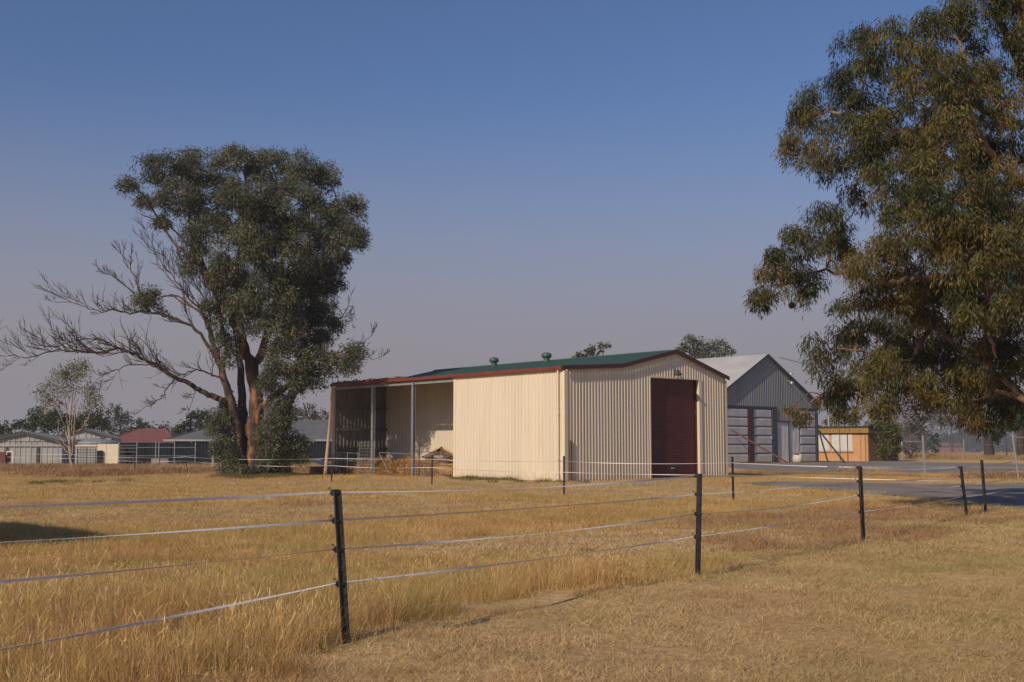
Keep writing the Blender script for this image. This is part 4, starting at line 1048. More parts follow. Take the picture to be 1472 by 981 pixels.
tk2.build('dark_stem', M['bark_dark'], gum, smooth=True)
tk3 = MB()
stem(tk3, [(348, 660, 0.1), (341, 620, -0.1), (331, 575, -0.2), (318, 530, -0.4), (305, 490, -0.5), (296, 455, -0.5)], 0.33, 0.12, sides=9, wob=0.04)
stem(tk3, [(318, 530, -0.4), (324, 500, -0.6), (316, 450, -0.9), (300, 400, -1.2), (268, 365, -1.4), (240, 335, -1.4), (206, 282, -1.2), (186, 266, -1.2)], 0.16, 0.03, sides=7, wob=0.05)
stem(tk3, [(345, 470, 0), (325, 430, -0.5), (300, 395, -0.8), (270, 350, -1.0), (232, 318, -1.0), (202, 308, -1.0)], 0.13, 0.02, sides=6, wob=0.05)
tk3.build('tan_stem', M['bark_red'], gum, smooth=True)
dead = MB()
def dead_limb(pts, r0, r1, twigs=8, tl=1.6, wob=0.06):
    twigs = int(twigs * 1.5)
    q = limb(dead, [GP(*p) for p in pts], r0, r1, n=6, sides=7, wob=wob * 0.65, power=0.55)
    n = len(q)
    for k in range(twigs):
        i = int(n * (0.25 + 0.73 * (k + rng.uniform(0, 1)) / twigs)); i = min(i, n - 2)
        r = r0 + (r1 - r0) * (i / n) ** 0.7
        d = (q[i + 1] - q[i]).normalized()
        twig(q[i], d, r * 0.5, 1.25 * tl * rng.uniform(0.5, 1.2), 2)
    return q
def twig(p, d, r, L, depth):
    """a bare crooked twig that turns upward and forks"""
    axis = Vector(rng.normal(0, 1, 3).tolist())
    dd = (d + axis.normalized() * 0.55 + Vector((-0.1, 0, 0.3))).normalized()
    pts = [p]; cur = p.copy(); n = 6
    for k in range(n):
        dd = (dd + Vector(rng.normal(0, 0.11, 3).tolist()) + Vector((0, 0, 0.03))).normalized()
        cur = cur + dd * L / n; pts.append(cur.copy())
    r = min(max(r, 0.012), 0.038)
    dead.tube(pts, [r + (0.007 - r) * (k / n) for k in range(n + 1)], 4, False)
    if depth:
        for k in (1, 2, 3, 4, 5):
            if rng.uniform() < 0.62: twig(pts[k], dd, r * 0.6, L * rng.uniform(0.35, 0.75), depth - 1)
dead_limb([(322, 578, -0.3), (300, 568, -0.6), (278, 556, -1.0), (253, 543, -1.4), (228, 528, -1.7), (204, 514, -2.0), (185, 505, -2.1), (167, 502, -2.2), (145, 507, -2.3), (122, 506, -2.4), (100, 505, -2.5), (81, 504, -2.6), (41, 513, -2.8), (14, 511, -3.0)], 0.2, 0.02, 26, 1.5)
dead_limb([(318, 530, -0.4), (308, 512, -0.2), (297, 494, 0), (275, 469, 0.2), (245, 457, 0.4), (214, 448, 0.6), (183, 450, 0.7), (163, 446, 0.8), (143, 449, 0.9), (112, 437, 1.0), (80, 435, 1.0)], 0.16, 0.015, 17, 1.3)
dead_limb([(305, 490, -0.5), (292, 455, -1.0), (268, 425, -1.2), (246, 395, -1.4), (222, 362, -1.6)], 0.10, 0.015, 11, 1.5)
dead_limb([(308, 500, -0.5), (297, 440, -0.2), (280, 405, 0.0), (258, 372, 0.2)], 0.08, 0.015, 10, 1.5)
dead_limb([(216, 448, 0.6), (203, 425, 0.5), (192, 395, 0.4), (180, 378, 0.3), (172, 362, 0.3)], 0.075, 0.012, 5, 1.0)
dead_limb([(216, 448, 0.6), (190, 420, 0.9), (165, 400, 1.1), (140, 385, 1.2)], 0.06, 0.012, 4, 0.9)
dead_limb([(320, 470, -0.4), (305, 430, -0.9), (290, 395, -1.2), (281, 372, -1.3)], 0.07, 0.012, 9, 1.4)
dead_limb([(335, 565, -0.2), (318, 545, -0.6), (300, 537, -0.9), (280, 532, -1.2), (258, 540, -1.5), (240, 530, -1.7), (212, 519, -2.0)], 0.09, 0.015, 8, 1.2)
dead_limb([(253, 543, -1.4), (243, 555, -1.5), (232, 572, -1.6), (220, 580, -1.7), (207, 587, -1.8)], 0.06, 0.012, 4, 0.7)
dead_limb([(282, 557, -1.0), (278, 572, -1.0), (271, 590, -1.0)], 0.03, 0.01, 2, 0.5)
dead_limb([(253, 543, -1.4), (225, 528, -1.7), (196, 524, -2.0), (172, 530, -2.2), (150, 540, -2.3), (140, 545, -2.3)], 0.06, 0.012, 6, 0.9)
dead_limb([(172, 502, -2.2), (150, 491, -2.2), (120, 487, -2.3), (80, 498, -2.4), (40, 493, -2.4)], 0.06, 0.012, 7, 0.9)
dead_limb([(500, 502, -1.8), (515, 497, -1.8), (525, 490, -1.8), (541, 475, -1.8)], 0.04, 0.01, 3, 0.6)
dead_limb([(470, 470, 0), (490, 455, 0), (505, 440, 0), (512, 462, 0)], 0.04, 0.01, 3, 0.7)
dead_limb([(500, 505, -1.8), (520, 513, -1.8), (548, 517, -1.8)], 0.035, 0.01, 3, 0.5)
dead.build('dead_limbs', M['bark_dead'], gum)
lines_g = lines
PXM = DG / F
blobs = [(232, 242, 36, 26, -0.5), (285, 240, 40, 30, 0.5), (335, 232, 34, 24, 0), (388, 240, 42, 30, 1), (430, 242, 30, 28, 0.5), (466, 258, 28, 26, 1.5),
         (500, 305, 30, 26, 1.5), (516, 345, 15, 30, 1.2), (258, 285, 36, 32, -1), (310, 285, 50, 40, 1), (360, 285, 50, 42, -1.6), (418, 300, 52, 42, -1.0), (460, 315, 40, 36, 2.2),
         (298, 335, 38, 36, -0.8), (350, 360, 50, 42, -1.9), (410, 365, 52, 45, -1.3), (465, 365, 42, 38, 0.6), (490, 345, 30, 30, -0.6), (330, 405, 34, 36, -0.6), (385, 425, 48, 44, -1.6),
         (440, 420, 42, 36, 0.9), (478, 405, 20, 18, 1), (465, 448, 28, 22, 0.4), (352, 450, 22, 44, -0.8), (405, 470, 40, 36, -1.5), (445, 480, 36, 30, 0.5), (480, 468, 16, 14, 0.6),
         (415, 515, 38, 30, -1.3), (462, 520, 36, 24, -1.2), (505, 503, 22, 18, -1.6), (440, 548, 34, 20, -0.9), (392, 545, 24, 24, -1.0), (500, 528, 14, 10, -1.5), (310, 395, 14, 30, -1.0),
         (185, 267, 15, 11, -1.2), (210, 290, 12, 8, -1.2), (232, 318, 12, 8, -1), (270, 375, 18, 22, -1.2), (205, 432, 13, 14, 0.5), (218, 428, 10, 20, 0.6),
         (318, 470, 16, 26, -1.0), (330, 510, 12, 26, -0.8), (300, 450, 9, 20, -0.9), (380, 330, 60, 50, 2.5), (420, 420, 40, 50, 2.6),
         # sucker growth round the foot
         (322, 630, 20, 34, -0.4), (312, 602, 16, 16, -0.4), (330, 665, 18, 18, -0.7), (395, 628, 26, 44, -1.0), (402, 590, 20, 30, -0.8), (425, 648, 22, 26, -0.4), (395, 672, 28, 12, -0.8), (345, 678, 24, 10, -1.0), (330, 590, 14, 22, 0.3)]
allV, allT = [], []
tw = MB()
for (px, py, rx, ry, dy) in blobs:
    c = GP(px, py, dy * 1.25)
    area = rx * ry
    n = max(6, int(area / (40 if py < 570 else 30)))
    rad = np.maximum(np.array([rx, (rx + ry) * 0.5, ry]) * PXM - np.array([0.3, 0.3, 0.2]), 0.15)
    pts = crown_points(c, rad, n, 0.6)
    pts = pts[pts[:, 2] > 0.12]
    tb = 0.45 + rng.normal(0, 0.1) + rng.normal(0, 0.2, len(pts))
    low = py > 570
    V, T = dome_leaves(pts, 175, 0.58, 0.56, 0.20, 0.055, 0.45, tb)
    allV.append(V); allT.append(T)
    a = nearest_on(lines_g, c)
    mid = (a + c) / 2 + Vector((0, 0, 0.15 * (c - a).length))
    limb(tw, [a, mid, c], min(0.09, 0.02 + 0.02 * (c - a).length), 0.02, n=4, sides=5, wob=0.04)
    for k in range(min(len(pts), 9)):
        limb(tw, [c, (c + Vector(pts[k])) / 2 + Vector(rng.normal(0, 0.08, 3).tolist()), Vector(pts[k])], 0.022, 0.008, n=2, sides=4)
tw.build('branches', M['bark_red'], gum)['kind'] = 'stuff'
cr = link_mesh('crown', quad_mesh('crown', np.concatenate(allV), np.concatenate(allT)), M['leaf_grey'], gum)
cr['kind'] = 'stuff'
NG = len(cr.data.polygons)

# ---- the golden gum leaning in over the road
DR = 28.0
rt_base = Vector((at(1600, HORIZON, DR).x, DR + 1.0, 0))
gum2 = thing('gum_tree', 'tall olive gold gum with drooping leaves and smooth orange limbs over the driveway', 'tree', rt_base)
def RP(px, py, dy=0.0): return at(px, py, DR + dy) - rt_base
lines = []
def back_shift(px, py):                                # the lower and outer limbs reach away from the camera over the driveway
    if py > 430: return 3.4 * min(max((1500 - px) / 150, 0), 1)
    return 3.4 * min(max((1320 - px) / 130, 0), 1)
tr2 = MB()
def stem2(pts, r0, r1, **k):
    q = limb(tr2, [RP(p[0], p[1], p[2] + back_shift(p[0], p[1])) for p in pts], r0, r1, **k); lines.append(q); return q
stem2([(1600, 745, 1), (1598, 690, 1), (1590, 630, 1), (1575, 560, 0.9), (1560, 480, 0.9), (1545, 380, 0.9), (1525, 280, 0.9), (1500, 180, 0.9), (1465, 90, 0.9), (1430, 10, 0.9)], 0.55, 0.08, sides=14, wob=0.03)
stem2([(1535, 330, 0.9), (1470, 270, 0.4), (1420, 215, -0.3), (1396, 165, -0.9), (1388, 120, -1.0), (1380, 60, -0.5)], 0.12, 0.04, sides=9, wob=0.02)
stem2([(1570, 560, 0.8), (1520, 555, 0.2), (1480, 575, -0.4), (1455, 555, -0.8), (1420, 530, -1.0), (1380, 500, -1.0), (1340, 470, -1.1)], 0.15, 0.04, sides=10, wob=0.02)
stem2([(1545, 480, 0.6), (1480, 440, 0), (1420, 415, -0.4), (1360, 400, -0.8), (1310, 400, -1.0), (1270, 407, -1.2), (1220, 395, -1.3), (1170, 390, -1.4), (1125, 410, -1.5)], 0.12, 0.02, sides=9, wob=0.03)
stem2([(1520, 380, 0.5), (1460, 320, 0.2), (1400, 260, 0), (1330, 210, -0.2), (1260, 175, -0.4), (1190, 160, -0.4)], 0.17, 0.03, sides=9, wob=0.03)
stem2([(1460, 180, 0.4), (1400, 150, 0), (1350, 110, -0.2), (1290, 80, -0.4)], 0.12, 0.03, sides=8, wob=0.03)
stem2([(1455, 555, -0.6), (1400, 575, -0.4), (1340, 572, -0.4), (1260, 560, -1.0), (1215, 563, -1.4), (1185, 565, -1.5)], 0.045, 0.02, sides=8, wob=0.02)
stem2([(1340, 470, -1.3), (1325, 490, -1.5), (1315, 507, -1.6), (1300, 520, -1.6), (1240, 505, -1.6), (1195, 503, -1.6)], 0.07, 0.02, sides=8, wob=0.02)
stem2([(1440, 470, -1.6), (1415, 465, -1.8), (1425, 490, -1.9), (1432, 515, -1.9)], 0.07, 0.03, sides=8, wob=0.01)
stem2([(1500, 590, 0), (1470, 575, -1.2), (1430, 560, -1.6)], 0.11, 0.04, sides=9, wob=0.01)
tr2.build('trunk', M['bark_smooth'], gum2, smooth=True)
PXR = DR / F
blobs2 = [(1400, 20, 66, 52, 0.3), (1345, 30, 40, 30, -0.2), (1455, 25, 30, 36, 0.4), (1290, 70, 76, 52, -0.4), (1235, 75, 36, 46, -0.2), (1245, 120, 60, 46, -0.8), (1340, 110, 70, 60, -1.0), (1400, 100, 56, 46, 0.9),
          (1185, 165, 62, 48, -0.6), (1150, 200, 34, 44, -0.6), (1220, 205, 66, 46, -1.0), (1185, 240, 38, 26, -0.8), (1290, 190, 66, 56, -1.2), (1330, 210, 60, 50, 1.0), (1420, 195, 52, 56, 0.8), (1360, 205, 56, 60, -1.6), (1440, 150, 36, 44, -0.4), (1466, 60, 20, 30, 0.6),
          (1250, 275, 42, 34, -0.2), (1300, 260, 70, 50, -1.0), (1370, 290, 80, 60, -1.8), (1440, 300, 56, 90, -1.4), (1320, 330, 76, 50, -1.4), (1400, 360, 70, 56, -2.0), 
          (1185, 320, 34, 24, -1.3), (1160, 340, 42, 30, -1.5), (1128, 365, 32, 28, -1.5), (1112, 405, 30, 34, -1.5), (1095, 440, 24, 26, -1.5), (1150, 392, 40, 36, -1.7), (1195, 365, 38, 34, -1.6), (1155, 425, 18, 18, -1.5), (1212, 345, 20, 30, -1.4),
          (1250, 370, 60, 46, -1.0), (1235, 420, 42, 34, -0.4), (1300, 420, 66, 46, 0.4), (1350, 440, 70, 46, -1.6), (1420, 430, 66, 60, -1.9), (1455, 420, 40, 80, 0.6), (1225, 465, 40, 36, -0.2), (1275, 490, 62, 40, 0.3),
          (1210, 500, 22, 22, -1.0), (1175, 500, 20, 20, -1.4), (1178, 535, 22, 24, -1.4), (1190, 565, 32, 20, -1.5), (1230, 545, 44, 34, -1.6), (1215, 585, 26, 18, -1.6), (1290, 540, 60, 44, -1.2), (1340, 530, 60, 44, -1.9), (1260, 585, 32, 20, -1.3), (1310, 580, 50, 26, 0.2), (1375, 560, 60, 40, 0.3), (1420, 520, 60, 44, -0.2), (1385, 595, 36, 22, 0.3), (1440, 580, 40, 34, 0.6), (1420, 610, 26, 16, 0.8), (1260, 490, 46, 36, 5), (1300, 540, 46, 30, 5.5), (1235, 540, 30, 22, 5), (1350, 500, 56, 46, 5), (1400, 540, 56, 36, 4.5), (1290, 420, 50, 46, 6), (1400, 480, 70, 50, 1.6), (1330, 480, 50, 40, 1.8), (1380, 400, 90, 70, 2.2), (1330, 160, 80, 60, 2.0), (1380, 290, 80, 80, 2.4), (1450, 240, 40, 60, 2.0), (1470, 520, 40, 60, 1.0),  # clumps set deepest are added unseen behind the crown to shade the driveway
          (1150, 606, 9, 11, -1.0), (1138, 590, 7, 7, -1.0), (1157, 597, 6, 8, -1.0)]
off = [(1540, 120, 100, 90, 0.5), (1560, 260, 100, 100, 0), (1570, 400, 110, 90, -0.5), (1640, 330, 90, 100, 1.0), (1640, 470, 110, 80, 0.5), (1540, 520, 70, 60, -1.0), (1690, 220, 80, 100, 0.8), (1600, 570, 90, 46, 0.8), (1500, 60, 60, 60, 0), (1480, -30, 90, 50, 0.3), (1390, -40, 60, 30, 0.4), (1570, 0, 80, 60, 0.4)]
allV, allT = [], []
tw = MB()
for (px, py, rx, ry, dy) in blobs2 + off:
    dy = dy * 1.1 + back_shift(px, py) * (1 + 0.4 * math.sin(px * 0.05 + py * 0.03))
    c = RP(px, py, dy)
    outside = px - rx > 1480
    small = rx < 14
    n = max(3, int(rx * ry / (135 if not outside else 480)))
    rad = np.maximum(np.array([rx, (rx + ry) * 0.5, ry]) * (DR + dy) / F - np.array([0.14, 0.14, 0.12]), 0.06)
    pts = crown_points(c, rad, n, 0.55)
    tb = 0.42 + rng.normal(0, 0.15) + rng.normal(0, 0.2, len(pts))
    V, T = dome_leaves(pts, 190 if not small else 60, 0.34 if not small else 0.16, 0.36 if not small else 0.2, 0.15, 0.025, 0.62, tb)
    if outside:
        q = V.mean(1, keepdims=True); V = q + (V - q) * 1.7
    allV.append(V); allT.append(T)
    a = nearest_on(lines, c)
    mid = (a + c) / 2 + Vector((0, 0, 0.12 * (c - a).length))
    limb(tw, [a, mid, c], min(0.03, 0.010 + 0.006 * (c - a).length), 0.010, n=5, sides=5, wob=0.025)
    for k in range(min(len(pts), 10)):
        limb(tw, [c, (c + Vector(pts[k])) / 2 + Vector(rng.normal(0, 0.05, 3).tolist()), Vector(pts[k])], 0.009, 0.004, n=2, sides=4)
tw.build('branches', M['bark_smooth'], gum2)['kind'] = 'stuff'
cr = link_mesh('crown', quad_mesh('crown', np.concatenate(allV), np.concatenate(allT)), M['leaf_gold'], gum2)
cr['kind'] = 'stuff'
NR_ = len(cr.data.polygons)
ns = thing('bird_nest', 'small dark round nest hanging below the drooping gum spray', 'nest', RP(1138, 439, -1.6 + 3.0) + rt_base)
MB().lathe((0, 0, 0), [(0.02, -0.09), (0.07, -0.06), (0.085, 0), (0.06, 0.06), (0.02, 0.08)], 10).tube([(0, 0, 0.07), (0.02, 0.02, 0.35), (0.06, 0, 0.6)], 0.008, 5).build('nest_ball', M['bark_dark'], ns, smooth=True)

# ---- background trees
def simple_tree(name, label, px, base_py, Y, bl, m, trunk_pts=None, leaf=0.5, per=34, dens=16.0, barkm='bark_dark', r0=None, droop=0.3, spread=None, aspect=0.45):
    """bl: ellipses (px, py, rx, ry) of the crown as seen; leaves are built to the tree's real size"""
    b = Vector((X(px, Y), Y, 0))
    root = thing(name, label, 'tree' if 'bush' not in name else 'bush', b)
    pm = Y / F
    top = max(at(bx, by, Y).z for bx, by, _, _ in bl)
    mb = MB(); ln = []
    tp = trunk_pts or [(0, 0, -0.1), (0.1, 0, top * 0.35), (0, 0.1, top * 0.8)]
    r0 = r0 or 0.03 * top + 0.05
    ln.append(limb(mb, [Vector(p) for p in tp], r0, r0 * 0.3, sides=8, wob=0.03))
    VV, TT = [], []
    for (bx, by, rx, ry) in bl:
        c = at(bx, by, Y) - b + Vector((0, rng.uniform(-0.4, 0.4) * rx * pm, 0))
        rad = np.array([rx, (rx + ry) * 0.5, ry]) * pm
        n = max(4, int(rx * ry / dens))
        pts = crown_points(c, rad * 0.92, n, 0.4)
        pts = pts[pts[:, 2] > 0.05]
        sp = spread or 0.09 * (rx + ry) * pm
        V, T = leaves(pts, per, (sp, sp, sp), leaf, leaf * aspect, droop, 0.45 + rng.normal(0, 0.12) + rng.normal(0, 0.12, len(pts)))
        VV.append(V); TT.append(T)
        a = nearest_on(ln, c)
        limb(mb, [a, (a + c) / 2 + Vector((0, 0, 0.1 * (c - a).length)), c], r0 * 0.4, r0 * 0.12, n=3, sides=5)
        for k in range(min(4, len(pts))): limb(mb, [c, Vector(pts[k])], r0 * 0.12, r0 * 0.05, n=2, sides=4)
    mb.build('trunk', M[barkm], root, smooth=True)
    q = link_mesh('crown', quad_mesh('crown', np.concatenate(VV), np.concatenate(TT)), M[m], root)
    q['kind'] = 'stuff'
    return root
# slender pale gum before the zinc sheds
sg_b = ground(103, 672); YS = sg_b.y
sg = thing('gum_sapling', 'slender pale trunked gum with thin tawny crown before the zinc sheds', 'tree', sg_b)
mb = MB()
def SP(px, py, dy=0): return at(px, py, YS + dy) - sg_b
sl_ = []
for pts, r in (([(103, 674), (101, 645), (99, 620), (101, 595), (104, 570), (105, 545)], 0.15), ([(103, 655), (106, 630), (108, 600), (107, 570), (112, 550)], 0.08),
               ([(100, 640), (95, 620), (88, 600), (80, 580), (72, 560)], 0.07), ([(101, 630), (96, 600), (94, 570), (88, 550)], 0.06), ([(104, 635), (112, 622), (122, 608), (130, 592), (128, 570)], 0.065),
               ([(102, 648), (92, 636), (84, 622), (84, 600)], 0.045), ([(105, 645), (112, 634), (124, 631), (133, 630)], 0.055), ([(101, 655), (90, 642), (78, 632)], 0.04), ([(103, 620), (106, 590), (118, 565)], 0.05)):
    sl_.append(limb(mb, [SP(px, py, rng.uniform(-0.5, 0.5) if i else 0) for i, (px, py) in enumerate(pts)], r, 0.025, sides=7, wob=0.03))
VV, TT = [], []
for (bx, by, rx, ry, k) in ((105, 535, 18, 12, 1.3), (118, 530, 10, 14, 1.3), (90, 540, 16, 12, 1), (76, 553, 14, 11, 0.8), (68, 572, 12, 14, 0.6), (60, 562, 8, 12, 0.4), (105, 560, 16, 10, 0.8), (128, 558, 12, 12, 0.8), (134, 572, 10, 12, 0.8), (84, 575, 14, 12, 0.5), (122, 585, 12, 10, 0.4), (62, 585, 6, 14, 0.3), (140, 580, 6, 10, .4)):
    c = SP(bx, by, rng.uniform(-0.6, 0.6)); pm = YS / F
    pts = crown_points(c, np.array([rx, rx, ry]) * pm, int(rx * ry / 12 * k) + 3, 0.3)
    V, T = leaves(pts, 20, (0.3, 0.3, 0.28), 0.26, 0.065, 0.5, 0.5 + rng.normal(0, 0.15, len(pts)))
    VV.append(V); TT.append(T)
    a = nearest_on(sl_, c)
    limb(mb, [a, (a + c) / 2, c], 0.04, 0.012, n=3, sides=4)
    for q in pts[:5]: limb(mb, [c, Vector(q)], 0.012, 0.006, n=2, sides=3)
mb.build('trunk', M['bark_pale'], sg, smooth=True)
q = link_mesh('crown', quad_mesh('crown', np.concatenate(VV), np.concatenate(TT)), M['leaf_olive'], sg); q['kind'] = 'stuff'

BT = [('broad_tree', 'dense dark green tree rising behind the zinc sheds', 62, 150, [(60, 600, 26, 18), (42, 610, 14, 10), (80, 606, 20, 16), (100, 610, 16, 14)], 'leaf_green'),
      ('broad_tree', 'low round green trees at the very edge of the yard', 15, 160, [(10, 614, 18, 8), (28, 610, 12, 8), (0, 618, 10, 6)], 'leaf_green'),
      ('broad_tree', 'dark green tree filling the gap behind the slender gum', 135, 155, [(125, 606, 18, 14), (142, 604, 14, 16), (110, 616, 16, 10)], 'leaf_green'),
      ('tall_tree', 'hazy grey green tree with rounded top behind the red roof', 172, 190, [(162, 586, 12, 9), (170, 600, 17, 13), (184, 604, 12, 8), (158, 608, 14, 12), (172, 618, 18, 10)], 'leaf_blue'),
      ('broad_tree', 'small dark tree with ragged top above the red roof', 202, 170, [(200, 610, 12, 9), (210, 612, 10, 9), (195, 618, 12, 8)], 'leaf_green'),
      ('broad_tree', 'pale wispy tree behind the end of the red roof', 228, 190, [(226, 616, 8, 6), (232, 620, 8, 5)], 'leaf_bare'),
      ('broad_tree', 'round dark tree behind the charcoal house', 280, 150, [(284, 602, 18, 13), (268, 612, 16, 10), (298, 612, 16, 12), (252, 619, 12, 6)], 'leaf_green'),
      ('tall_tree', 'hazy grey tree above the charcoal house beside the shed', 450, 190, [(425, 596, 16, 12), (445, 590, 14, 10), (462, 598, 14, 10), (440, 606, 30, 10), (410, 605, 14, 10)], 'leaf_bare'),
      ('round_bush', 'low bright olive bush showing behind the shed corner', 465, 170, [(462, 610, 14, 6), (476, 608, 10, 7)], 'leaf_olive'),
      ('tall_tree', 'small rounded tree showing above the green shed roof', 850, 150, [(868, 497, 9, 7), (855, 504, 14, 7), (838, 510, 12, 5), (830, 513, 8, 4), (850, 520, 22, 10)], 'leaf_grey'),
      ('tall_tree', 'broad dark tree showing between shed peak and hangar roof', 1012, 170, [(990, 491, 15, 11), (1004, 500, 22, 13), (1030, 495, 16, 10), (1044, 503, 13, 9), (1015, 518, 36, 12), (980, 502, 8, 12)], 'leaf_grey'),
      ('round_bush', 'dense olive bush at the end of the orange building', 1275, 133, [(1268, 604, 16, 20), (1278, 625, 14, 26), (1275, 648, 14, 14), (1284, 640, 10, 20), (1260, 592, 12, 10)], 'leaf_olive'),
      ('wispy_tree', 'greyish pink half bare tree beside the olive bush', 1308, 155, [(1302, 605, 18, 16), (1318, 595, 18, 16), (1312, 625, 20, 18), (1326, 615, 14, 16), (1308, 645, 18, 10)], 'leaf_bare'),
      ('tall_tree', 'forked dark tree standing in the pale verge across the road', 1421, 152, [(1396, 588, 22, 20), (1440, 588, 28, 26), (1425, 566, 30, 22), (1436, 624, 14, 16), (1460, 604, 16, 20), (1402, 612, 12, 12)], 'leaf_green'),
      ('tall_tree', 'thick trunked tree at the edge of the verge', 1467, 150, [(1470, 590, 26, 20), (1490, 600, 26, 26), (1455, 612, 8, 10)], 'leaf_green'),
      ('pine_tree', 'hazy dark conical tree before the blue smoke', 1343, 200, [(1343, 628, 6, 7), (1343, 637, 9, 8), (1344, 645, 11, 6)], 'leaf_green'),
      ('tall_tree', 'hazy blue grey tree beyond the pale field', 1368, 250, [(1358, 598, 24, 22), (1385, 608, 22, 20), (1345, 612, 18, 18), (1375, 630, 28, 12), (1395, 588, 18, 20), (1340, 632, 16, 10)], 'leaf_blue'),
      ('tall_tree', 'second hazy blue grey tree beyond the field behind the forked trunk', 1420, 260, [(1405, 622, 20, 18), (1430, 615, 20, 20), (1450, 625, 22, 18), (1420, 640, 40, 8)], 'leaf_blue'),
      ('round_bush', 'low bush behind the orange building roof', 1215, 175, [(1212, 598, 16, 10), (1228, 602, 14, 8), (1195, 606, 14, 6)], 'leaf_olive')]
for (nm, lab, px, Y, bl, lm) in BT:
    kw = {}
    if nm == 'wispy_tree': kw = dict(per=16, leaf=0.35, barkm='bark_pale')
    tpts = None
    if lab.startswith('forked'):
        tpts = [(0, 0, -0.1), (0, 0, 2.6), (-0.6, 0, 4.2), (-1.2, 0, 6.5)]; kw['r0'] = 0.75
    if lab.startswith('thick'):
        tpts = [(0, 0, -0.1), (0, 0, 2.6), (0.3, 0, 4.2), (0.6, 0, 6.5)]; kw['r0'] = 0.6
    simple_tree(nm, lab, px, 0, Y, bl, lm, tpts, leaf=kw.pop('leaf', 0.42), per=kw.pop('per', 26), dens=11.0, barkm=kw.pop('barkm', 'bark_dark'), **kw)
# far woods closing the horizon: one mass nobody could count
VV, TT = [], []
for k in range(420):
    x = rng.uniform(-260, 330); y = 330 + rng.uniform(0, 60); h = 4.0 + 3.5 * abs(math.sin(x * 0.045) * math.cos(x * 0.021 + 1)) + rng.uniform(0, 2)
    pts = crown_points((x, y, h * 0.5), (4.5, 4, h * 0.5), 9, 0.3)
    pts = pts[pts[:, 2] > 0]
    V, T = leaves(pts, 16, (1.2, 1.2, 0.9), 1.3, 0.7, 0.2, 0.4 + rng.normal(0, 0.15, len(pts)))
    VV.append(V); TT.append(T)
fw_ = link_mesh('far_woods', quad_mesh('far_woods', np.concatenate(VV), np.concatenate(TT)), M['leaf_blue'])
tag(fw_, 'far low line of hazy woods closing the horizon', 'woods', kind='stuff')

# stable outside the frame whose shadow falls across the paddock
so = Vector((-9.7, 17.0, 0))
st = thing('stable', 'cream stable beside the paddock casting the wedge of shade', 'shed', so, G_ANG)
MB().ribbed((0, 6), (0, 0), lambda t: 0, lambda t: 3.0, (1, 0), 0.25).ribbed((-4, 0), (0, 0), lambda t: 0, lambda t: 3.0 + 0.0 * t, (0, -1), 0.25).ribbed((0, 6), (-4, 6), lambda t: 0, lambda t: 3.0, (0, 1), 0.25).ribbed((-4, 6), (-4, 0), lambda t: 0, lambda t: 3.0, (-1, 0), 0.25).build('stable_wall', M['cream'], st)
MB().box((-4.2, -0.15, 3.005), (0.08, 6.2, 3.08)).build('flat_roof', M['green_roof'], st)
MB().box((-2.6, -0.09, 0.02), (-1.4, -0.045, 2.1)).build('stable_door', M['roller'], st)

# ------------------------------------------------------------------ grass
protos = {}
def blades(n, rad, h, lean, width, bend, seed_heads=0.0, rows=3):
    """arrays of quads for a clump: each blade rows quads that taper and bow over"""
    a = rng.uniform(0, 6.283, n); q = np.sqrt(rng.uniform(0, 1, n)) * rad
    b = np.stack([q * np.cos(a), q * np.sin(a), np.zeros(n) - 0.01], -1)
    H = h[0] + (h[1] - h[0]) * rng.beta(1.6, 2.2, n)
    la = rng.uniform(0, 6.283, n); ll = np.abs(rng.normal(0, lean, n))
    d0 = np.stack([np.cos(la) * ll, np.sin(la) * ll, np.ones(n)], -1)
    bendv = np.stack([np.cos(la + rng.normal(0, .6, n)), np.sin(la + rng.normal(0, .6, n)), -0.35 * np.ones(n)], -1) * (np.abs(rng.normal(0, bend, n)))[:, None]
    fa = rng.uniform(0, 6.283, n); s = np.stack([np.cos(fa), np.sin(fa), np.zeros(n)], -1)
    Wd = width * rng.uniform(0.6, 1.4, n)
    def pt(t): return b + (d0 * t + bendv * t * t) * H[:, None]
    V = []
    for r in range(rows):
        t0, t1 = r / rows, (r + 1) / rows
        w0, w1 = Wd * (1 - t0 * 0.75), Wd * (1 - t1 * 0.75)
        p0, p1 = pt(t0), pt(t1)
        V.append(np.stack([p0 - s * w0[:, None] / 2, p0 + s * w0[:, None] / 2, p1 + s * w1[:, None] / 2, p1 - s * w1[:, None] / 2], 1))
    T = np.tile(rng.uniform(0, 1, n), rows)
    V = np.concatenate(V)
    if seed_heads > 0:
        k = rng.uniform(0, 1, n) < seed_heads
        p0, p1 = pt(0.86)[k], pt(1.12)[k]; ss = s[k] * 0.0042
        V = np.concatenate([V, np.stack([p0, (p0 + p1) / 2 + ss, p1, (p0 + p1) / 2 - ss], 1)])
        T = np.concatenate([T, np.full(k.sum(), 0.95)])
    return V, T
def proto_set(key, m, count, **kw):
    c = bpy.data.collections.new(key)
    for i in range(count):
        V, T = blades(**kw)
        ob = bpy.data.objects.new(key, quad_mesh(key, V, T)); ob.data.materials.append(m)
        c.objects.link(ob)
    protos[key] = (c, count)
proto_set('tall_grass_clump', M['grass_tall'], 6, n=150, rad=0.25, h=(0.12, 0.50), lean=0.24, width=0.0036, bend=0.36, seed_heads=0.12)
proto_set('mid_grass_clump', M['grass_tall'], 6, n=190, rad=0.34, h=(0.03, 0.2), lean=0.55, width=0.0045, bend=0.45, seed_heads=0.08)
proto_set('short_grass_clump', M['grass_short'], 6, n=240, rad=0.32, h=(0.012, 0.08), lean=1.2, width=0.0042, bend=0.7, rows=2)
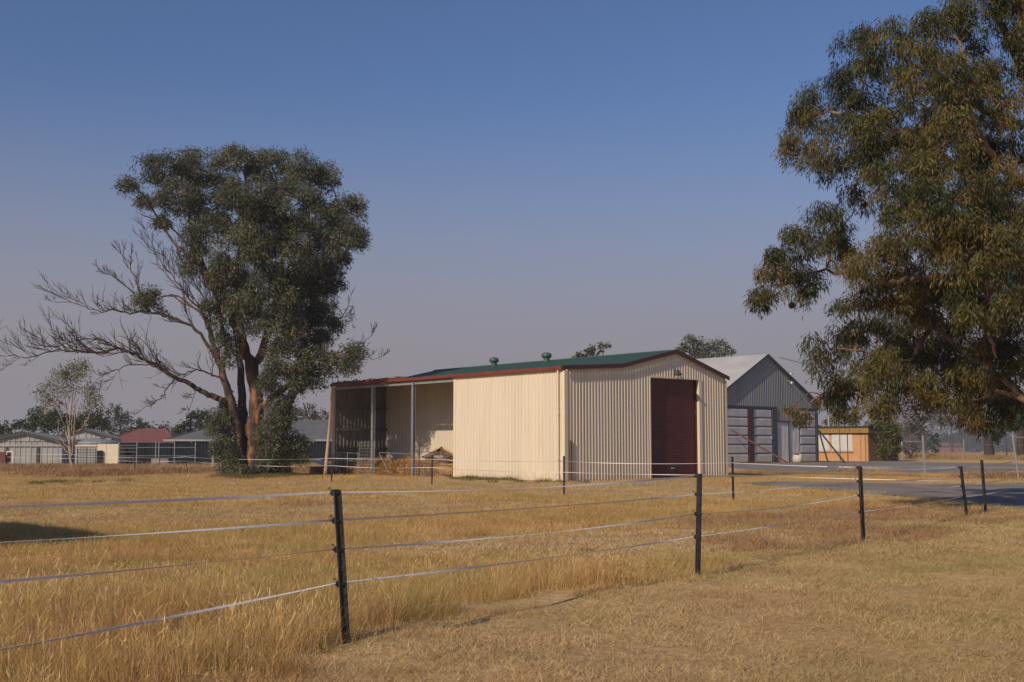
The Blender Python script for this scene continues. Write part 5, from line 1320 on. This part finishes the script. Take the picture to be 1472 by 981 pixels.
proto_set('far_grass_clump', M['grass_short'], 5, n=210, rad=0.6, h=(0.015, 0.075), lean=1.0, width=0.010, bend=0.5, rows=2)
proto_set('far_tall_clump', M['grass_tall'], 4, n=140, rad=0.6, h=(0.03, 0.17), lean=0.5, width=0.011, bend=0.4, rows=2)
proto_set('red_weed_clump', M['grass_red'], 4, n=130, rad=0.36, h=(0.03, 0.16), lean=0.7, width=0.009, bend=0.6, rows=2)
proto_set('pale_grass_clump', M['grass_pale'], 3, n=90, rad=0.6, h=(0.12, 0.6), lean=0.35, width=0.02, bend=0.4, rows=2)
proto_set('green_weed_clump', M['weed_green'], 3, n=120, rad=0.24, h=(0.04, 0.22), lean=0.5, width=0.014, bend=0.5, rows=2)

def scatter(name, key, xy, scl, label):
    c, cnt = protos[key]
    n = len(xy)
    me = bpy.data.meshes.new(name)
    me.vertices.add(n)
    co = np.zeros((n, 3), np.float32); co[:, :2] = xy; co[:, 2] = bumps(xy[:, 0], xy[:, 1])
    me.vertices.foreach_set('co', co.ravel())
    a = me.attributes.new('turn', 'FLOAT_VECTOR', 'POINT')
    t = np.zeros((n, 3), np.float32); t[:, 2] = rng.uniform(0, 6.283, n); t[:, :2] = rng.normal(0, 0.05, (n, 2))
    a.data.foreach_set('vector', t.ravel())
    a = me.attributes.new('size', 'FLOAT', 'POINT'); a.data.foreach_set('value', np.asarray(scl, np.float32))
    a = me.attributes.new('pick', 'INT', 'POINT'); a.data.foreach_set('value', rng.integers(0, cnt, n).astype(np.int32))
    ob = bpy.data.objects.new(name, me); col.objects.link(ob)
    ng = bpy.data.node_groups.new(name, 'GeometryNodeTree')
    ng.interface.new_socket('Geometry', in_out='INPUT', socket_type='NodeSocketGeometry')
    ng.interface.new_socket('Geometry', in_out='OUTPUT', socket_type='NodeSocketGeometry')
    N, Lk = ng.nodes, ng.links
    gi, go = N.new('NodeGroupInput'), N.new('NodeGroupOutput')
    ip = N.new('GeometryNodeInstanceOnPoints'); ci = N.new('GeometryNodeCollectionInfo')
    ci.inputs['Collection'].default_value = c
    ci.inputs['Separate Children'].default_value = True; ci.inputs['Reset Children'].default_value = True
    ip.inputs['Pick Instance'].default_value = True
    def na(nm, dt):
        q = N.new('GeometryNodeInputNamedAttribute'); q.data_type = dt; q.inputs['Name'].default_value = nm
        return q.outputs['Attribute']
    er = N.new('FunctionNodeEulerToRotation')
    Lk.new(na('turn', 'FLOAT_VECTOR'), er.inputs[0]); Lk.new(er.outputs[0], ip.inputs['Rotation'])
    Lk.new(na('size', 'FLOAT'), ip.inputs['Scale']); Lk.new(na('pick', 'INT'), ip.inputs['Instance Index'])
    Lk.new(gi.outputs[0], ip.inputs['Points']); Lk.new(ci.outputs[0], ip.inputs['Instance']); Lk.new(ip.outputs[0], go.inputs[0])
    md = ob.modifiers.new('scatter', 'NODES'); md.node_group = ng
    return tag(ob, label, 'grass', kind='stuff')

def fr_points(y0, y1, dens, margin=1.0):
    """random ground points inside the view between distances y0 and y1"""
    n = int(dens * 0.44 * (y1 * y1 - y0 * y0) + dens * 2 * margin * (y1 - y0))
    y = np.sqrt(rng.uniform(y0 * y0, y1 * y1, n)); x = rng.uniform(-1, 1, n) * (0.44 * y + margin)
    return np.stack([x, y], -1)
def side(xy):
    """signed distance from the near fence line; positive on the paddock side"""
    a = np.array([b1.x, b1.y]); d = np.array([(ground(1241, 778) - b1).x, (ground(1241, 778) - b1).y]); d /= np.linalg.norm(d)
    return (xy[:, 0] - a[0]) * -d[1] + (xy[:, 1] - a[1]) * d[0]
def vnoise(xy, s, seed=0):
    x, y = xy[:, 0] * s + seed, xy[:, 1] * s + seed * 1.7
    return 0.5 + 0.25 * (np.sin(x + 1.7 * np.sin(y * 0.8)) + np.sin(y * 1.3 + 1.3 * np.sin(x * 1.1 + 2)))
gr2, gr3 = np.array([gdir.x, gdir.y]), np.array([wdir.x, wdir.y])
def clear(xy, near_shed=0.25):
    """keep points off the shed floor, the driveway and the road"""
    r = xy - np.array([C0.x, C0.y]); u, v = r @ gr2, r @ gr3
    ok = ~((u > -near_shed) & (u < W_ + near_shed) & (v > -near_shed) & (v < L_ + near_shed))
    for pix in ([(1600, 742), (1472, 734), (1385, 724), (1300, 714.5), (1231, 708.5), (1150, 701.5), (1085, 697.5), (1062, 694), (1120, 692.8), (1220, 694), (1342, 697), (1472, 695), (1620, 692)],
                [(1700, 677), (1472, 676.5), (1330, 681.8), (1260, 681.5), (1160, 680), (1060, 674), (1030, 668), (1230, 663.4), (1472, 667), (1700, 669)]):
        P = [ground(*p) for p in pix]; ins = np.zeros(len(xy), bool)
        for i in range(len(P)):
            a, b = P[i], P[i - 1]
            cond = ((a.y > xy[:, 1]) != (b.y > xy[:, 1]))
            ins ^= cond & (xy[:, 0] < (b.x - a.x) * (xy[:, 1] - a.y) / (b.y - a.y + 1e-12) + a.x)
        ok &= ~ins
    return ok
def off_post(xy):
    """no tall growth on the trodden ground at the camera side of the nearest post"""
    u = np.array([b1.x, b1.y]); u = u / np.linalg.norm(u)
    al = xy @ u; ac = np.abs(xy[:, 0] * u[1] - xy[:, 1] * u[0] - 0.06)
    L0 = math.hypot(b1.x, b1.y)
    return ~((ac < 0.38) & (al > L0 - 2.0) & (al < L0 + 0.1))
p = fr_points(6.8, 17, 19); p = p[off_post(p)]; s = side(p)
edge = -0.8 + 0.95 * np.clip((p[:, 0] - (b1.x - 0.45)) / 0.6, 0, 1) + 0.5 * (vnoise(p, 0.9) - 0.5)
k = (s > edge) & (vnoise(p, 0.55, 3) + rng.normal(0, 0.15, len(p)) > 0.26 + 0.13 * (s - 3).clip(0, 9) + 0.12 * (p[:, 1] - 11).clip(0))
k2 = (s > edge) & ~k
tall = p[k]; sc_ = (0.62 + 0.5 * vnoise(tall, 0.7, 5)) * rng.uniform(0.75, 1.2, len(tall)) * np.clip(1.12 - 0.045 * (tall[:, 1] - 9).clip(0), 0.6, 1.1)
scatter('tall_grass', 'tall_grass_clump', tall, sc_, 'tall golden dry grass along the near electric fence')
q = np.concatenate([p[k2], p[k][::2]])
scatter('paddock_grass', 'mid_grass_clump', q, rng.uniform(0.7, 1.2, len(q)), 'knee high dry grass filling the near paddock')
k3 = (s > edge - 0.7) & (s < edge + 0.2) & (rng.uniform(0, 1, len(p)) < 0.42)
scatter('edge_grass', 'mid_grass_clump', p[k3], rng.uniform(0.35, 0.75, k3.sum()), 'ragged low grass where the tall growth meets the mown strip')
p = fr_points(6.8, 19, 22); s = side(p)
k = (s < 0.15) & (vnoise(p, 2.1, 13) + rng.normal(0, 0.2, len(p)) > 0.22)
scatter('mown_grass', 'short_grass_clump', p[k], rng.uniform(0.8, 1.3, k.sum()), 'short mown dry grass on the near side of the fence')
p = fr_points(17, 34, 9); p = p[clear(p)]; s = side(p)
red = (p[:, 0] > 3.2) & (s > -0.9) & (s < 5.5) & (p[:, 1] < 31) & (vnoise(p, 0.8, 8) + rng.normal(0, 0.15, len(p)) > 0.38)
k = (s > -0.3) & ~red & (vnoise(p, 0.33, 2) > 0.45)
scatter('paddock_grass', 'mid_grass_clump', p[k], rng.uniform(0.7, 1.25, k.sum()), 'rough dry grass in the middle of the paddock')
scatter('red_weeds', 'red_weed_clump', p[red], rng.uniform(0.7, 1.2, red.sum()), 'reddish dead weeds along the fence by the driveway')
k = ~red & ~k
scatter('mown_grass', 'far_grass_clump', p[k], rng.uniform(0.6, 1.1, k.sum()), 'short dry grass in the middle distance')
p = fr_points(34, 75, 3.2); p = p[clear(p)]
k = vnoise(p, 0.22, 4) > 0.55
scatter('paddock_grass', 'far_tall_clump', p[k], rng.uniform(0.6, 1.1, k.sum()), 'rough dry grass round the cream shed')
scatter('mown_grass', 'far_grass_clump', p[~k], rng.uniform(0.7, 1.3, (~k).sum()), 'short dry grass round the cream shed')
p = fr_points(75, 108, 0.9); p = p[clear(p, 1.0)]
p = p[(p[:, 0] < -2)]
k = vnoise(p, 0.12, 4) > 0.42
scatter('weeds', 'red_weed_clump', p[k], rng.uniform(1.0, 2.6, k.sum()), 'tawny weeds before the far zinc sheds')
scatter('pale_grass', 'pale_grass_clump', p[~k], rng.uniform(0.6, 1.2, (~k).sum()), 'pale dry grass before the far fences')
# verges by the road
def strip(pix, n):
    P = [ground(*q) for q in pix]
    t = rng.uniform(0, len(P) - 1.001, n); i = t.astype(int); f = t - i
    x = np.array([P[j].x for j in i]) * (1 - f) + np.array([P[j + 1].x for j in i]) * f
    y = np.array([P[j].y for j in i]) * (1 - f) + np.array([P[j + 1].y for j in i]) * f
    return np.stack([x + rng.normal(0, 0.5, n), y + rng.normal(0, 1.0, n)], -1)
v = strip([(1205, 679), (1245, 679), (1280, 682)], 60)
scatter('verge_grass', 'pale_grass_clump', v, rng.uniform(0.5, 1.0, len(v)), 'tuft of pale grass on the road edge before the orange building')
v = strip([(1400, 689), (1440, 686), (1475, 687), (1540, 690)], 140)
scatter('verge_weeds', 'red_weed_clump', v, rng.uniform(1.6, 3.2, len(v)), 'reddish weeds round the leaning galvanised post')
v = strip([(1075, 679), (1130, 682), (1200, 684), (1320, 686)], 260)
scatter('verge_weeds', 'red_weed_clump', v, rng.uniform(0.8, 1.8, len(v)), 'low tawny weeds between the road and the driveway')
v = strip([(1255, 660), (1330, 660.5), (1400, 661), (1500, 662)], 420)
scatter('verge_grass', 'pale_grass_clump', v, rng.uniform(0.8, 1.7, len(v)), 'pale dry grass on the far verge of the road')
p = np.stack([rng.uniform(50, 140, 2200), rng.uniform(150, 235, 2200)], -1)
scatter('field_grass', 'pale_grass_clump', p, rng.uniform(1.0, 1.8, len(p)), 'pale dry field beyond the road')
v = np.concatenate([strip([(660, 689), (700, 690.5), (808, 694)], 46), strip([(320, 686), (364, 689), (430, 684)], 90), strip([(180, 664), (215, 663)], 40), strip([(235, 676), (262, 678), (300, 676)], 40)])
scatter('green_weeds', 'green_weed_clump', v, rng.uniform(0.8, 1.6, len(v)), 'dark weeds along the foot of the shed wall and gum')
v = np.concatenate([strip([(800, 812), (880, 802)], 10), strip([(560, 842), (620, 828)], 8), strip([(430, 850), (470, 838)], 6)])
scatter('green_weeds', 'green_weed_clump', v, rng.uniform(0.5, 0.85, len(v)), 'greener weeds low in the near fence grass')

v = np.concatenate([strip([(48, 676), (88, 674)], 16), strip([(30, 674), (60, 676)], 8)])
v2 = strip([(60, 681), (130, 684), (210, 681), (280, 679)], 240); v2[:, 1] += rng.normal(0, 2.2, len(v2))
scatter('dead_weeds', 'red_weed_clump', v2, rng.uniform(1.6, 4.0, len(v2)), 'tall pinkish dead weeds round the slender gum')
scatter('dead_dock', 'red_weed_clump', v, rng.uniform(2.6, 4.6, len(v)), 'dark red brown dead weeds before the zinc sheds')
v = np.concatenate([strip([(60, 696.5), (92, 694.5)], 14), strip([(150, 694), (175, 693)], 5)])
scatter('green_patch', 'green_weed_clump', v, rng.uniform(0.9, 1.5, len(v)), 'small greener patch in the dry paddock before the slender gum')
v = strip([(450, 727), (460, 727.5)], 5)
scatter('dead_weed', 'red_weed_clump', v * 1.0, rng.uniform(1.4, 2.0, len(v)), 'brown dead weed standing behind the nearest fence post')
# ------------------------------------------------------------------ haze
HAZE = 0.00045
if HAZE:
    hm = bpy.data.materials.new('smoke_haze'); hm.use_nodes = True
    n, l = hm.node_tree.nodes, hm.node_tree.links
    n.remove(n['Principled BSDF'])
    pv_ = n.new('ShaderNodeVolumePrincipled')
    pv_.inputs['Color'].default_value = (0.86, 0.86, 0.92, 1)
    pv_.inputs['Density'].default_value = HAZE
    pv_.inputs['Anisotropy'].default_value = 0.2
    l.new(pv_.outputs['Volume'], n['Material Output'].inputs['Volume'])
    hb = MB().box((-720, -720, -1.2), (720, 720, 30)).build('haze', hm)
    tag(hb, 'thin smoke haze over the paddocks', kind='stuff')
sm = bpy.data.materials.new('blue_smoke'); sm.use_nodes = True
n, l = sm.node_tree.nodes, sm.node_tree.links
n.remove(n['Principled BSDF'])
pv_ = n.new('ShaderNodeVolumePrincipled')
pv_.inputs['Color'].default_value = (0.84, 0.87, 0.95, 1); pv_.inputs['Density'].default_value = 0.006
l.new(pv_.outputs['Volume'], n['Material Output'].inputs['Volume'])
sb_ = MB()
sb_.lathe((0, 0, 0), [(math.sin(math.pi * k / 10) + 1e-3, -math.cos(math.pi * k / 10)) for k in range(11)], 20)
sb_.v = [(x * 42, y * 22, max(z * 16, -0.3)) for x, y, z in sb_.v]
so_ = sb_.build('smoke', sm, smooth=True); so_.location = (100, 222, 0.4)
tag(so_, 'bank of blue smoke drifting before the trees across the pale field', kind='stuff')
print('leaves', NG, NR_, 'tris', sum(len(o.data.polygons) * 2 for o in scene.objects if o.type == 'MESH'))
